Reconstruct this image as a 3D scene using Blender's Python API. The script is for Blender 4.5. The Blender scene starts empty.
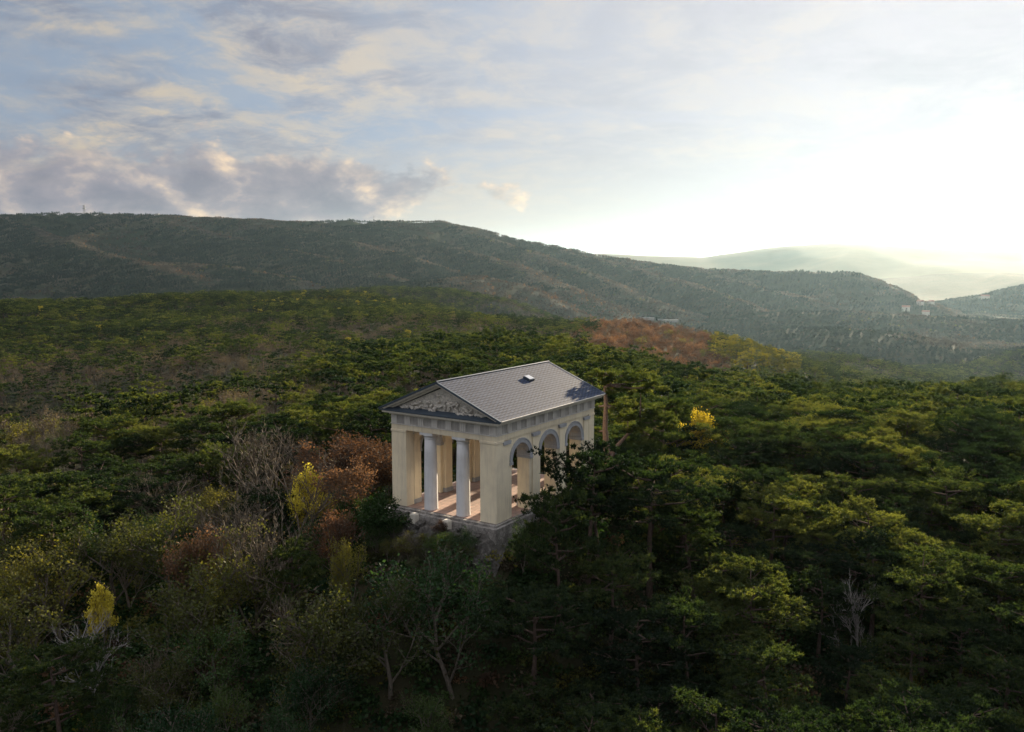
import bpy, math, random
import numpy as np
from mathutils import Vector, Matrix, noise as mnoise
R = math.radians
sc = bpy.context.scene
COL = sc.collection
random.seed(7); RNG = np.random.default_rng(7)

# ------------------------------------------------------------------ camera
F, PITCH, CAMZ = 856.2, 0.118, 20.09
cd = bpy.data.cameras.new('camera'); cam = bpy.data.objects.new('camera', cd); COL.objects.link(cam)
cd.sensor_width = 36; cd.lens = 36 * F / 1024; cd.clip_start = 0.5; cd.clip_end = 90000
cam.location = (0, 0, CAMZ); cam.rotation_euler = (math.pi / 2 - PITCH, 0, 0)
sc.camera = cam
SUN_AZ, SUN_EL = R(28), R(13)
SUNDIR = Vector((math.sin(SUN_AZ) * math.cos(SUN_EL), math.cos(SUN_AZ) * math.cos(SUN_EL), math.sin(SUN_EL)))

def at(px, py, Y):
    """world point seen at pixel (px, py) at forward distance Y"""
    a = (px - 512) / F; b = -(py - 366) / F
    cy = math.cos(PITCH) + b * math.sin(PITCH); cz = -math.sin(PITCH) + b * math.cos(PITCH)
    return (a / cy * Y, Y, CAMZ + cz / cy * Y)
def proj(x, y, z):
    Z = z - CAMZ
    d = y * math.cos(PITCH) - Z * math.sin(PITCH); up = y * math.sin(PITCH) + Z * math.cos(PITCH)
    return 512 + F * x / d, 366 - F * up / d

# ------------------------------------------------------------------ helpers
def tag(o, label=None, cat=None, group=None, kind=None):
    if label: o['label'] = label
    if cat: o['category'] = cat
    if group: o['group'] = group
    if kind: o['kind'] = kind
    return o
def empty(name, loc=(0, 0, 0), rz=0, link=True):
    o = bpy.data.objects.new(name, None); o.empty_display_size = .5
    o.location = loc; o.rotation_euler = (0, 0, rz)
    if link: COL.objects.link(o)
    return o
def mesh_np(name, V, Fc, mats=(), midx=None, smooth=False):
    """V (n,3), Fc (m,k) all faces the same size"""
    V = np.asarray(V, dtype=np.float32); Fc = np.asarray(Fc, dtype=np.int32)
    me = bpy.data.meshes.new(name); k = Fc.shape[1]
    me.vertices.add(len(V)); me.vertices.foreach_set('co', V.ravel())
    me.loops.add(Fc.size); me.loops.foreach_set('vertex_index', Fc.ravel())
    me.polygons.add(len(Fc)); me.polygons.foreach_set('loop_start', np.arange(0, Fc.size, k, dtype=np.int32))
    me.polygons.foreach_set('loop_total', np.full(len(Fc), k, dtype=np.int32))
    for m in mats: me.materials.append(m)
    if midx is not None: me.polygons.foreach_set('material_index', np.asarray(midx, dtype=np.int32))
    me.update(calc_edges=True)
    me.shade_smooth() if smooth else me.shade_flat()
    return me
class MB:
    """collects polygons for ONE mesh"""
    def __init__(s): s.v = []; s.f = []; s.sm = []
    def poly(s, pts, smooth=False):
        i = len(s.v); s.v += [tuple(p) for p in pts]; s.f.append(tuple(range(i, i + len(pts)))); s.sm.append(smooth)
    def box(s, x0, x1, y0, y1, z0, z1):
        i = len(s.v)
        s.v += [(x, y, z) for z in (z0, z1) for y in (y0, y1) for x in (x0, x1)]
        for f in ((0, 2, 3, 1), (4, 5, 7, 6), (0, 1, 5, 4), (2, 6, 7, 3), (0, 4, 6, 2), (1, 3, 7, 5)):
            s.f.append(tuple(i + a for a in f)); s.sm.append(False)
    def lathe(s, cx, cy, prof, n=28):
        i = len(s.v)
        for r, z in prof:
            for k in range(n):
                a = 2 * math.pi * k / n; s.v.append((cx + r * math.cos(a), cy + r * math.sin(a), z))
        for j in range(len(prof) - 1):
            for k in range(n):
                k2 = (k + 1) % n
                s.f.append((i + j * n + k, i + j * n + k2, i + (j + 1) * n + k2, i + (j + 1) * n + k)); s.sm.append(True)
        s.f.append(tuple(i + (len(prof) - 1) * n + k for k in range(n))); s.sm.append(False)
        s.f.append(tuple(i + k for k in reversed(range(n)))); s.sm.append(False)
    def tube(s, pts, rad, n=6):
        i = len(s.v); m = len(pts)
        for j, p in enumerate(pts):
            p = Vector(p); q = Vector(pts[min(j + 1, m - 1)]); o = Vector(pts[max(j - 1, 0)])
            d = (q - o); d = d.normalized() if d.length > 1e-6 else Vector((0, 0, 1))
            a = d.cross(Vector((.13, .97, .21))).normalized(); b = d.cross(a)
            for k in range(n):
                t = 2 * math.pi * k / n; s.v.append(tuple(p + (a * math.cos(t) + b * math.sin(t)) * rad[j]))
        for j in range(m - 1):
            for k in range(n):
                k2 = (k + 1) % n
                s.f.append((i + j * n + k, i + j * n + k2, i + (j + 1) * n + k2, i + (j + 1) * n + k)); s.sm.append(True)
    def data(s, name, mat):
        me = bpy.data.meshes.new(name); me.from_pydata(s.v, [], s.f); me.materials.append(mat)
        me.polygons.foreach_set('use_smooth', s.sm); me.update(); return me
    def build(s, name, mat, parent=None, bevel=0):
        o = bpy.data.objects.new(name, s.data(name, mat)); COL.objects.link(o)
        if parent: o.parent = parent
        if bevel:
            b = o.modifiers.new('bevel', 'BEVEL'); b.width = bevel; b.segments = 2; b.limit_method = 'ANGLE'
        return o

# ------------------------------------------------------------------ materials
def newmat(name):
    m = bpy.data.materials.new(name); m.use_nodes = True; nt = m.node_tree
    for n in list(nt.nodes): nt.nodes.remove(n)
    out = nt.nodes.new('ShaderNodeOutputMaterial'); return m, nt, out
def N(nt, t, **kw):
    n = nt.nodes.new(t)
    for k, v in kw.items():
        if k[0] == 'i' and k[1:].isdigit(): n.inputs[int(k[1:])].default_value = v
        elif hasattr(n, k): setattr(n, k, v)
        else: n.inputs[k.replace('_', ' ')].default_value = v
    return n
def ramp(nt, fac, stops, interp='LINEAR'):
    r = nt.nodes.new('ShaderNodeValToRGB'); r.color_ramp.interpolation = interp
    el = r.color_ramp.elements
    while len(el) > 1: el.remove(el[-1])
    el[0].position = stops[0][0]; el[0].color = (*stops[0][1], 1)
    for p, c in stops[1:]:
        e = el.new(p); e.color = (*c, 1)
    nt.links.new(fac, r.inputs[0]); return r.outputs[0]
def mix(nt, fac, a, b, mode='MIX'):
    m = nt.nodes.new('ShaderNodeMix'); m.data_type = 'RGBA'; m.blend_type = mode
    for s, v in ((m.inputs[0], fac), (m.inputs[6], a), (m.inputs[7], b)):
        if hasattr(v, 'is_output'): nt.links.new(v, s)
        elif isinstance(v, (int, float)): s.default_value = v
        else: s.default_value = (*v, 1)
    return m.outputs[2]
def math_(nt, op, a, b=None, c=None, clamp=False):
    m = nt.nodes.new('ShaderNodeMath'); m.operation = op; m.use_clamp = clamp
    for i, v in enumerate((a, b, c)):
        if v is None: continue
        if hasattr(v, 'is_output'): nt.links.new(v, m.inputs[i])
        else: m.inputs[i].default_value = v
    return m.outputs[0]
def coords(nt, kind='Object', scale=(1, 1, 1)):
    tc = nt.nodes.new('ShaderNodeTexCoord'); mp = nt.nodes.new('ShaderNodeMapping'); mp.inputs[3].default_value = scale
    nt.links.new(tc.outputs[kind], mp.inputs[0]); return mp.outputs[0]
def noise(nt, vec, scale, detail=4, rough=.55, dist=0):
    n = N(nt, 'ShaderNodeTexNoise'); n.inputs['Scale'].default_value = scale; n.inputs['Detail'].default_value = detail
    n.inputs['Roughness'].default_value = rough; n.inputs['Distortion'].default_value = dist
    nt.links.new(vec, n.inputs['Vector']); return n.outputs[0]
def bump(nt, h, strength, dist):
    b = N(nt, 'ShaderNodeBump'); b.inputs['Strength'].default_value = strength; b.inputs['Distance'].default_value = dist
    nt.links.new(h, b.inputs['Height']); return b.outputs[0]
def principled(nt, out, col, rough=.85, nrm=None, spec=.3):
    p = N(nt, 'ShaderNodeBsdfPrincipled'); p.inputs['Roughness'].default_value = rough; p.inputs['Specular IOR Level'].default_value = spec
    if hasattr(col, 'is_output'): nt.links.new(col, p.inputs['Base Color'])
    else: p.inputs['Base Color'].default_value = (*col, 1)
    if nrm is not None: nt.links.new(nrm, p.inputs['Normal'])
    nt.links.new(p.outputs[0], out.inputs[0]); return p

def leafmat(name, cols, trans=.35, transcol=None, scale=.6, rough=.55):
    """foliage: colour varies per tree and per clump; light passes through"""
    m, nt, out = newmat(name)
    oi = N(nt, 'ShaderNodeObjectInfo')
    v = coords(nt, 'Object'); n1 = noise(nt, v, scale, 3, .6); n2 = noise(nt, v, 5, 2, .6)
    f = math_(nt, 'ADD', math_(nt, 'MULTIPLY', n1, .75), math_(nt, 'MULTIPLY', n2, .35))
    f = math_(nt, 'ADD', f, math_(nt, 'MULTIPLY_ADD', oi.outputs['Random'], .5, -.3))
    k = len(cols)
    c = ramp(nt, f, [(.28 + .5 * i / (k - 1), cc) for i, cc in enumerate(cols)])
    d = N(nt, 'ShaderNodeBsdfDiffuse'); t = N(nt, 'ShaderNodeBsdfTranslucent'); g = N(nt, 'ShaderNodeBsdfGlossy', Roughness=rough)
    nt.links.new(c, d.inputs[0])
    nt.links.new(mix(nt, 1.0, c, transcol or (1.3, 1.25, .6), 'MULTIPLY'), t.inputs[0])
    ms = N(nt, 'ShaderNodeMixShader'); ms.inputs[0].default_value = trans
    nt.links.new(d.outputs[0], ms.inputs[1]); nt.links.new(t.outputs[0], ms.inputs[2])
    g.inputs[0].default_value = (.35, .35, .35, 1)
    m2 = N(nt, 'ShaderNodeMixShader'); m2.inputs[0].default_value = .035
    nt.links.new(ms.outputs[0], m2.inputs[1]); nt.links.new(g.outputs[0], m2.inputs[2])
    nt.links.new(m2.outputs[0], out.inputs[0]); return m
M = {}
M['pine'] = leafmat('pine_needles', [(.007, .017, .008), (.015, .030, .012), (.038, .058, .018), (.085, .102, .030)], .46, (2.1, 1.85, .75), 1.3)
M['olive'] = leafmat('olive_leaves', [(.036, .046, .014), (.085, .092, .022), (.18, .165, .036)], .45)
M['green'] = leafmat('green_leaves', [(.013, .038, .014), (.030, .066, .020), (.068, .105, .026)], .4)
M['darkgreen'] = leafmat('dark_green_leaves', [(.010, .030, .008), (.020, .045, .010), (.035, .06, .015)], .25)
M['yellow'] = leafmat('yellow_leaves', [(.30, .23, .02), (.52, .42, .04), (.68, .58, .09)], .45, (1.15, 1.1, .7))
M['rust'] = leafmat('rust_leaves', [(.060, .036, .022), (.115, .064, .038), (.22, .13, .068)], .4, (1.3, 1.1, .8))
M['dry'] = leafmat('dry_leaves', [(.045, .036, .024), (.085, .066, .042), (.15, .12, .075)], .35, (1.1, 1.05, .8))
M['sage'] = leafmat('sage_leaves', [(.07, .075, .035), (.12, .125, .055), (.19, .18, .09)], .35, (1.1, 1.1, .7))
M['farpine'] = leafmat('far_pine_needles', [(.005, .014, .013), (.011, .023, .018), (.022, .034, .024)], .2, (1.3, 1.2, .8), .05)
M['fardry'] = leafmat('far_bare_twigs', [(.045, .038, .031), (.080, .066, .053), (.125, .103, .083)], .2, (1.1, 1.05, .9), .05)  # bare-wood brown, lightened to stand in for sun on the spurs
M['larch'] = leafmat('golden_needles', [(.08, .09, .02), (.19, .18, .03), (.34, .30, .05)], .4, (1.2, 1.15, .6))

def barkmat(name, c0, c1):
    m, nt, out = newmat(name); v = coords(nt, 'Object', (1, 1, .25)); n = noise(nt, v, 14, 5, .65)
    principled(nt, out, ramp(nt, n, [(.3, c0), (.7, c1)]), .95, bump(nt, n, .6, .03), .1); return m
M['pinebark'] = barkmat('pine_bark', (.045, .032, .027), (.15, .105, .085))
M['bark'] = barkmat('grey_bark', (.06, .05, .04), (.19, .16, .13))
M['redbark'] = barkmat('reddish_pine_bark', (.085, .06, .05), (.22, .155, .13))
M['palebark'] = barkmat('pale_bark', (.14, .13, .12), (.34, .31, .28))
M['twig'] = barkmat('twig_bark', (.085, .07, .052), (.20, .165, .125))

def stucco(name, c, dirt, scale=1.0):
    m, nt, out = newmat(name); v = coords(nt, 'Object')
    n1 = noise(nt, v, .55 * scale, 5, .6); n2 = noise(nt, coords(nt, 'Object', (3.5, 3.5, .35)), 1.2, 4, .65); n3 = noise(nt, v, 30, 3, .6)
    a = mix(nt, ramp(nt, n1, [(.42, (0, 0, 0)), (.75, (.55, .55, .55))]), c, dirt)
    a = mix(nt, ramp(nt, n2, [(.48, (0, 0, 0)), (.75, (.65, .65, .65))]), a, dirt)
    principled(nt, out, a, .9, bump(nt, n3, .25, .01), .2); return m
M['yellow_wall'] = stucco('yellow_stucco', (.82, .72, .53), (.56, .48, .37))
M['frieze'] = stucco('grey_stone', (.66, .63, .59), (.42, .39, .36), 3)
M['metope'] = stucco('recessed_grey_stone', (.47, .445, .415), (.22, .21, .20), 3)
M['trim'] = stucco('light_trim', (.74, .69, .60), (.50, .46, .40), 2)
M['column'] = stucco('white_column_paint', (.70, .70, .71), (.50, .50, .50), 1.5)
M['archstone'] = stucco('blue_grey_stone', (.40, .41, .43), (.26, .26, .27), 3)
M['ceiling'] = stucco('ceiling_plaster', (.50, .45, .36), (.34, .30, .25), 1)

m, nt, out = newmat('paving'); v = coords(nt)
b = N(nt, 'ShaderNodeTexBrick'); nt.links.new(v, b.inputs[0]); b.inputs['Scale'].default_value = 1
b.inputs['Mortar Size'].default_value = .02; b.inputs['Brick Width'].default_value = 1.1; b.inputs['Row Height'].default_value = .8
b.inputs['Color1'].default_value = (.46, .30, .24, 1); b.inputs['Color2'].default_value = (.37, .25, .20, 1); b.inputs['Mortar'].default_value = (.13, .10, .09, 1)
n = noise(nt, v, 1.6, 5, .65)
principled(nt, out, mix(nt, ramp(nt, n, [(.4, (0, 0, 0)), (.75, (.7, .7, .7))]), b.outputs[0], (.20, .16, .14)), .8); M['paving'] = m

def stonemat(name, c0, c1, c2):
    m, nt, out = newmat(name); v = coords(nt); n = noise(nt, v, 1.7, 6, .7, .3)
    vo = N(nt, 'ShaderNodeTexVoronoi'); vo.feature = 'DISTANCE_TO_EDGE'; vo.inputs['Scale'].default_value = 2.2; nt.links.new(v, vo.inputs[0])
    c = ramp(nt, n, [(.3, c0), (.5, c1), (.7, c2)])
    c = mix(nt, ramp(nt, vo.outputs[0], [(0, (.75, .75, .75)), (.05, (0, 0, 0))]), c, (.05, .045, .04))
    principled(nt, out, c, .92, bump(nt, n, .8, .08), .2); return m
M['stone'] = stonemat('limestone', (.12, .11, .10), (.26, .24, .22), (.42, .39, .36))
M['rock'] = stonemat('weathered_rock', (.035, .033, .028), (.080, .074, .066), (.17, .157, .145))

# roof of small zinc tiles
m, nt, out = newmat('zinc_roof_tiles'); v = coords(nt)
b = N(nt, 'ShaderNodeTexBrick'); b.offset = .5; nt.links.new(v, b.inputs[0]); b.inputs['Scale'].default_value = 1
b.inputs['Mortar Size'].default_value = .045; b.inputs['Mortar Smooth'].default_value = .3
b.inputs['Brick Width'].default_value = .31; b.inputs['Row Height'].default_value = .31
b.inputs['Color1'].default_value = (.052, .070, .118, 1); b.inputs['Color2'].default_value = (.032, .044, .078, 1); b.inputs['Mortar'].default_value = (.008, .010, .017, 1)
n = noise(nt, v, .5, 4, .6)
c = mix(nt, ramp(nt, n, [(.35, (0, 0, 0)), (.7, (.5, .5, .5))]), b.outputs[0], (.040, .052, .085))
p = principled(nt, out, c, .75, bump(nt, b.outputs[1], -.7, .03), .15); M['roof'] = m
m, nt, out = newmat('dark_sheet_metal'); p = principled(nt, out, (.055, .075, .10), .45, None, .5); p.inputs['Metallic'].default_value = .3; M['sheet'] = m
m, nt, out = newmat('hatch_glass'); principled(nt, out, (.45, .47, .5), .3, None, .5); M['hatch'] = m
m, nt, out = newmat('white_render'); principled(nt, out, (.78, .77, .74), .8); M['white'] = m
m, nt, out = newmat('red_roof_tiles'); principled(nt, out, (.30, .14, .10), .8); M['redroof'] = m
m, nt, out = newmat('steel'); principled(nt, out, (.12, .13, .13), .6); M['steel'] = m

# relief of the gable: bump and colour on real stone
m, nt, out = newmat('carved_relief'); v = coords(nt)
vo = N(nt, 'ShaderNodeTexVoronoi'); vo.inputs['Scale'].default_value = 2.6; nt.links.new(v, vo.inputs[0]); n = noise(nt, v, 4, 4, .6, 1.2)
c = ramp(nt, n, [(.35, (.40, .37, .33)), (.55, (.66, .61, .54)), (.7, (.74, .70, .61))])
principled(nt, out, c, .9, bump(nt, n, .9, .12)); M['relief'] = m

# ground: forest litter near, wooded slopes far
m, nt, out = newmat('forest_floor'); v = coords(nt)
n1 = noise(nt, v, .06, 5, .6); n2 = noise(nt, v, .9, 5, .7)
c = ramp(nt, n1, [(.35, (.012, .020, .008)), (.5, (.024, .026, .012)), (.65, (.042, .035, .020))])
c = mix(nt, ramp(nt, n2, [(.4, (0, 0, 0)), (.7, (.8, .8, .8))]), c, (.034, .034, .018))
principled(nt, out, c, .95, bump(nt, n2, .8, .3), .1); M['ground'] = m
m, nt, out = newmat('wooded_slope'); v = coords(nt)
n1 = noise(nt, v, .0035, 6, .65, .6); n2 = noise(nt, v, .05, 4, .7)
c = ramp(nt, n1, [(.38, (.014, .024, .014)), (.52, (.036, .036, .024)), (.66, (.085, .068, .050))])
c = mix(nt, ramp(nt, n2, [(.4, (0, 0, 0)), (.65, (.75, .75, .75))]), c, (.03, .035, .018))
principled(nt, out, c, .95, bump(nt, n2, 1, 6), .05); M['hills'] = m
m, nt, out = newmat('far_slope'); v = coords(nt); n1 = noise(nt, v, .0008, 5, .6)
principled(nt, out, ramp(nt, n1, [(.4, (.04, .055, .03)), (.6, (.09, .09, .055))]), 1, None, .05); M['far'] = m

# ------------------------------------------------------------------ terrain
def vnoise(x, y, seed=0):
    """cheap value noise on arrays, about -1..1"""
    xi = np.floor(x).astype(np.int64); yi = np.floor(y).astype(np.int64); fx = x - xi; fy = y - yi
    fx = fx * fx * (3 - 2 * fx); fy = fy * fy * (3 - 2 * fy)
    def h(a, b):
        n = (a * 374761393 + b * 668265263 + seed * 974634777) & 0x7fffffff
        n = ((n ^ (n >> 13)) * 1274126177) & 0x7fffffff
        return (((n ^ (n >> 16)) & 0xffff) / 32767.5) - 1
    return (h(xi, yi) * (1 - fx) + h(xi + 1, yi) * fx) * (1 - fy) + (h(xi, yi + 1) * (1 - fx) + h(xi + 1, yi + 1) * fx) * fy
def fbm(x, y, sc_, oct=4, seed=0):
    r = 0; a = 1; t = 0
    for i in range(oct):
        r = r + a * vnoise(x / sc_ + i * 17.3, y / sc_ - i * 9.1, seed + i); t += a; a *= .5; sc_ *= .5
    return r / t

# (px, py of canopy, distance, height of canopy over ground)
CP = [(512, 900, 32, 7), (200, 900, 32, 7), (850, 900, 32, 7),
      (512, 732, 46, 8), (120, 732, 46, 8), (950, 732, 46, 8), (512, 640, 54, 8.5), (700, 600, 58, 8.5), (900, 600, 58, 8.5),
      (650, 520, 66, 9), (800, 510, 70, 9), (980, 520, 70, 9), (300, 620, 53, 7.5), (90, 620, 54, 7.5), (-120, 640, 54, 8), (1150, 600, 56, 8),
      (-100, 520, 66, 8), (60, 510, 70, 8), (200, 500, 70, 7), (330, 500, 70, 6.5),
      (300, 440, 100, 7), (120, 470, 90, 8), (350, 405, 130, 7), (-50, 470, 95, 8),
      (150, 400, 175, 6), (20, 425, 150, 5), (250, 392, 190, 6), (-150, 440, 150, 6),
      (650, 460, 88, 8.5), (800, 450, 90, 8.5), (960, 450, 90, 8.5), (1150, 450, 90, 8.5),
      (700, 415, 120, 8), (850, 405, 140, 8), (1000, 400, 150, 8), (1200, 400, 150, 8),
      (700, 388, 165, 8), (850, 392, 190, 8), (1000, 385, 190, 8), (1200, 385, 190, 8),
      (900, 450, 300, 8), (1100, 440, 300, 8), (760, 430, 300, 8),
      (420, 372, 170, 8), (540, 360, 190, 8), (600, 352, 225, 8), (430, 350, 230, 8), (520, 343, 260, 8), (560, 352, 330, 8), (620, 368, 300, 8),
      (330, 365, 240, 6), (380, 352, 330, 7), (300, 352, 380, 7),
      (60, 452, 235, 6), (150, 445, 255, 6), (240, 402, 275, 6), (-100, 462, 250, 6), (0, 432, 300, 6),
      (50, 372, 380, 8), (180, 358, 380, 8), (-120, 380, 380, 8), (50, 345, 550, 8), (200, 335, 520, 8), (330, 325, 560, 8), (430, 318, 620, 8), (500, 326, 640, 8),
      (50, 308, 750, 8), (220, 303, 800, 8), (360, 300, 850, 8), (430, 303, 900, 8), (-200, 310, 700, 8),
      (0, 288, 1150, 8), (200, 288, 1200, 8), (350, 290, 1250, 8), (-250, 288, 1200, 8), (100, 288, 1170, 8), (450, 312, 1150, 8),
      (570, 328, 700, 7), (650, 326, 680, 7), (700, 334, 640, 7), (750, 352, 560, 7), (790, 374, 500, 7), (620, 345, 520, 7), (690, 362, 470, 7), (760, 385, 430, 7), (560, 340, 520, 7), (850, 420, 480, 8),
      (650, 395, 380, 8), (700, 410, 380, 8),
      (540, 345, 1000, 8), (620, 350, 950, 8), (700, 380, 900, 8),
      (800, 352, 950, 8), (860, 360, 900, 8), (930, 374, 850, 8), (1000, 400, 800, 8), (1150, 420, 800, 8), (760, 356, 1050, 8)]
_P = []
for px, py, d, h in CP:
    x, y, z = at(px, py, d); _P.append((x, y, z - h))
for q in ((-9.5, 76, -1.3), (-1.3, 66.5, -1.3), (7, 79, -1.3), (-1, 86, -1.3), (-5.5, 75, -1.3), (-11, 69.5, -1.6), (-5, 64.5, -2.3), (0, 61, -4.2), (8, 70, -2.2), (-10, 64, -4.0)):
    _P.append(q)
for q in ((-1500, -300, -150), (1500, -300, -150), (0, -400, -120), (-1400, 1800, -90), (-600, 1700, -90), (0, 1500, -110), (500, 1400, -130), (1300, 1500, -150), (1500, 600, -140), (-1500, 700, -60), (0, -60, -45), (120, 0, -35), (-120, 0, -35), (400, 100, -70), (-400, 100, -70)):
    _P.append(q)
_P = np.array(_P); _n = len(_P); S_ = 100.
def _ph(r2): return .5 * r2 * np.log(r2 + 1e-9)
_A = np.zeros((_n + 3, _n + 3)); _xy = _P[:, :2] / S_
_r2 = ((_xy[:, None] - _xy[None]) ** 2).sum(-1)
# sublinear radial kernel (r) keeps the sheet calm far from the points
_A[:_n, :_n] = -np.sqrt(_r2 + .0025) + 4e-3 * np.eye(_n)
_A[:_n, _n] = 1; _A[_n, :_n] = 1; _A[:_n, _n + 1:] = _xy; _A[_n + 1:, :_n] = _xy.T
_W = np.linalg.solve(_A, np.concatenate([_P[:, 2], [0, 0, 0]]))
def near_z(x, y):
    X = x / S_; Y = y / S_; z = _W[_n] + _W[_n + 1] * X + _W[_n + 2] * Y
    for i in range(_n): z = z - _W[i] * np.sqrt((X - _xy[i, 0]) ** 2 + (Y - _xy[i, 1]) ** 2 + .0025)
    return z
# ridges: crest (px, py, distance), slope towards / away, gully depth
RIDGES = [
    ([(-420, 262, 3300), (-250, 232, 3400), (-100, 219, 3400), (0, 215, 3400), (60, 212, 3400), (110, 213, 3400), (200, 217, 3400), (300, 221, 3300), (350, 220, 3300), (440, 221, 3300), (480, 229, 3300), (540, 243, 3200), (600, 255, 3100), (650, 263, 3050), (700, 269, 3000), (780, 271, 2900), (850, 272, 2800), (875, 279, 2750), (895, 289, 2700), (930, 306, 2600), (975, 330, 2500)], .30, .3, 120),
    ([(-100, 268, 2700), (60, 264, 2700), (150, 263, 2600), (230, 266, 2450), (290, 280, 2300)], .27, .22, 48),
    ([(20, 224, 3300), (60, 243, 2900), (120, 258, 2550), (190, 276, 2300)], .48, .48, 22),
    ([(165, 221, 3330), (240, 241, 2950), (320, 257, 2600), (400, 279, 2250)], .48, .48, 22),
    ([(255, 224, 3250), (335, 238, 2900), (410, 257, 2600), (480, 283, 2250)], .50, .50, 22),
    ([(355, 226, 3250), (430, 241, 2880), (500, 261, 2550), (560, 288, 2200)], .50, .50, 22),
    ([(455, 229, 3250), (520, 249, 2900), (585, 272, 2600), (645, 301, 2300)], .50, .50, 22),
    ([(555, 250, 3150), (620, 266, 2850), (690, 284, 2550), (745, 306, 2300)], .48, .48, 20),
    ([(680, 270, 3000), (740, 283, 2750), (800, 298, 2500)], .45, .45, 18),
    ([(340, 292, 1900), (430, 279, 1950), (480, 277, 2000), (520, 285, 2000), (560, 303, 1950), (600, 322, 1900)], .33, .33, 30),
    ([(300, 296, 1300), (390, 292, 1350), (450, 294, 1400), (500, 303, 1400), (540, 318, 1350), (580, 334, 1300)], .3, .4, 10),
    ([(680, 332, 2050), (720, 320, 2050), (780, 312, 2100), (860, 312, 2100), (930, 317, 2050), (1024, 321, 2000), (1150, 310, 2000)], .25, .3, 35),
    ([(900, 335, 1500), (840, 330, 1650), (790, 328, 1750)], .3, .3, 12),
    ([(1000, 380, 1150), (1060, 350, 1200), (1150, 335, 1250)], .3, .3, 12),
    ([(870, 322, 3300), (925, 305, 3200), (950, 300, 3200), (985, 295, 3200), (1024, 286, 3200), (1120, 268, 3300), (1300, 250, 3300)], .25, .25, 14),
    ([(400, 262, 7000), (560, 256, 7000), (600, 253, 7000), (650, 256, 7000), (700, 257, 7000), (740, 252, 7000), (780, 246, 7000), (830, 243, 7000), (900, 246, 7000), (960, 250, 7000), (1024, 252, 7000), (1200, 246, 7000)], .12, .12, 30),
    ([(600, 290, 5600), (750, 281, 5600), (870, 277, 5600), (1024, 277, 5600), (1200, 275, 5600)], .06, .12, 6),
]
_R = []
for pts, sf, sb, gd in RIDGES:
    _R.append((np.array([at(*p) for p in pts]), sf, sb, gd))
def height(x, y):
    x = np.asarray(x, float); y = np.asarray(y, float)
    r = np.hypot(x, y)
    base = -150 + 14 * fbm(x, y, 900, 4, 3)
    w = np.clip((r - 900) / 700, 0, 1); w = w * w * (3 - 2 * w)
    nz = np.zeros(x.shape); nm = r < 1620; nz[nm] = near_z(x[nm], y[nm])
    nz = nz + fbm(x, y, 60, 3, 5) * np.clip((r - 110) / 250, 0, 1) * 3.0 + fbm(x, y * .8, 190, 3, 15) * np.clip((r - 300) / 250, 0, 1) * np.clip((r - x * 1.2) / 300, 0, 1) * 10 + fbm(x, y, 8, 3, 9) * .25 * (1 - np.clip((r - 120) / 60, 0, 1)) * np.clip((np.hypot(x + 1.3, y - 75) - 11) / 6, 0, 1)
    z = nz * (1 - w) + base * w
    fm = r > 620; full = z; xa_, ya_ = x, y; x = x[fm]; y = y[fm]; r = r[fm]; z = z[fm]
    if not fm.any(): return full
    for C_, sf, sb, gd in _R:
        best = np.full(x.shape, 1e9); bz = np.zeros(x.shape); bs = np.zeros(x.shape); bt = np.zeros(x.shape); acc = 0
        for a, b in zip(C_[:-1], C_[1:]):
            dx, dy = b[0] - a[0], b[1] - a[1]; L2 = dx * dx + dy * dy; L = math.sqrt(L2)
            t = np.clip(((x - a[0]) * dx + (y - a[1]) * dy) / L2, 0, 1)
            qx = x - a[0] - t * dx; qy = y - a[1] - t * dy; d = np.hypot(qx, qy)
            m_ = d < best
            zc = a[2] + (b[2] - a[2]) * t
            best = np.where(m_, d, best); bz = np.where(m_, zc, bz); bt = np.where(m_, acc + t * L, bt)
            rr = np.hypot(a[0] + t * dx, a[1] + t * dy)
            bs = np.where(m_, np.where(r < rr, sf, sb), bs); acc += L
        s = best
        big = 4 if C_[0][1] > 5500 else 1
        g = fbm(bt + s * .55, s * .25, 360 * big, 4, int(abs(C_[0][0])) % 97)
        g = 1 - np.abs(g) * 2.6
        dep = np.clip(s / (260 * big), 0, 1)
        zz = bz - bs * (np.sqrt(s * s + (70 * big) ** 2) - 70 * big) * (1 - .12 * g * dep) - gd * dep * (1 - dep * .35) * (1 - g) * 1.5
        zz = zz + fbm(x, y, 90, 3, 4) * 4 * np.clip(s / 80, 0, 1)
        k = 9.0
        z = np.where(zz - z > 60, zz, np.where(z - zz > 60, z, np.logaddexp(z / k, zz / k) * k))
    full[fm] = z
    return full
def hz(x, y): return float(height(np.array([x]), np.array([y]))[0])

az = np.concatenate([np.linspace(-180, -48, 60, endpoint=False), np.linspace(-48, 48, 800, endpoint=False), np.linspace(48, 180, 60, endpoint=False)])
az = np.radians(az); nA = len(az)
rad = np.concatenate([[2], np.geomspace(5, 300, 150), np.geomspace(305, 4200, 330), np.geomspace(4300, 40000, 90)])
RR, AA = np.meshgrid(rad, az, indexing='ij')
GX = RR * np.sin(AA); GY = RR * np.cos(AA)
GZ = height(GX, GY)
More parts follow.
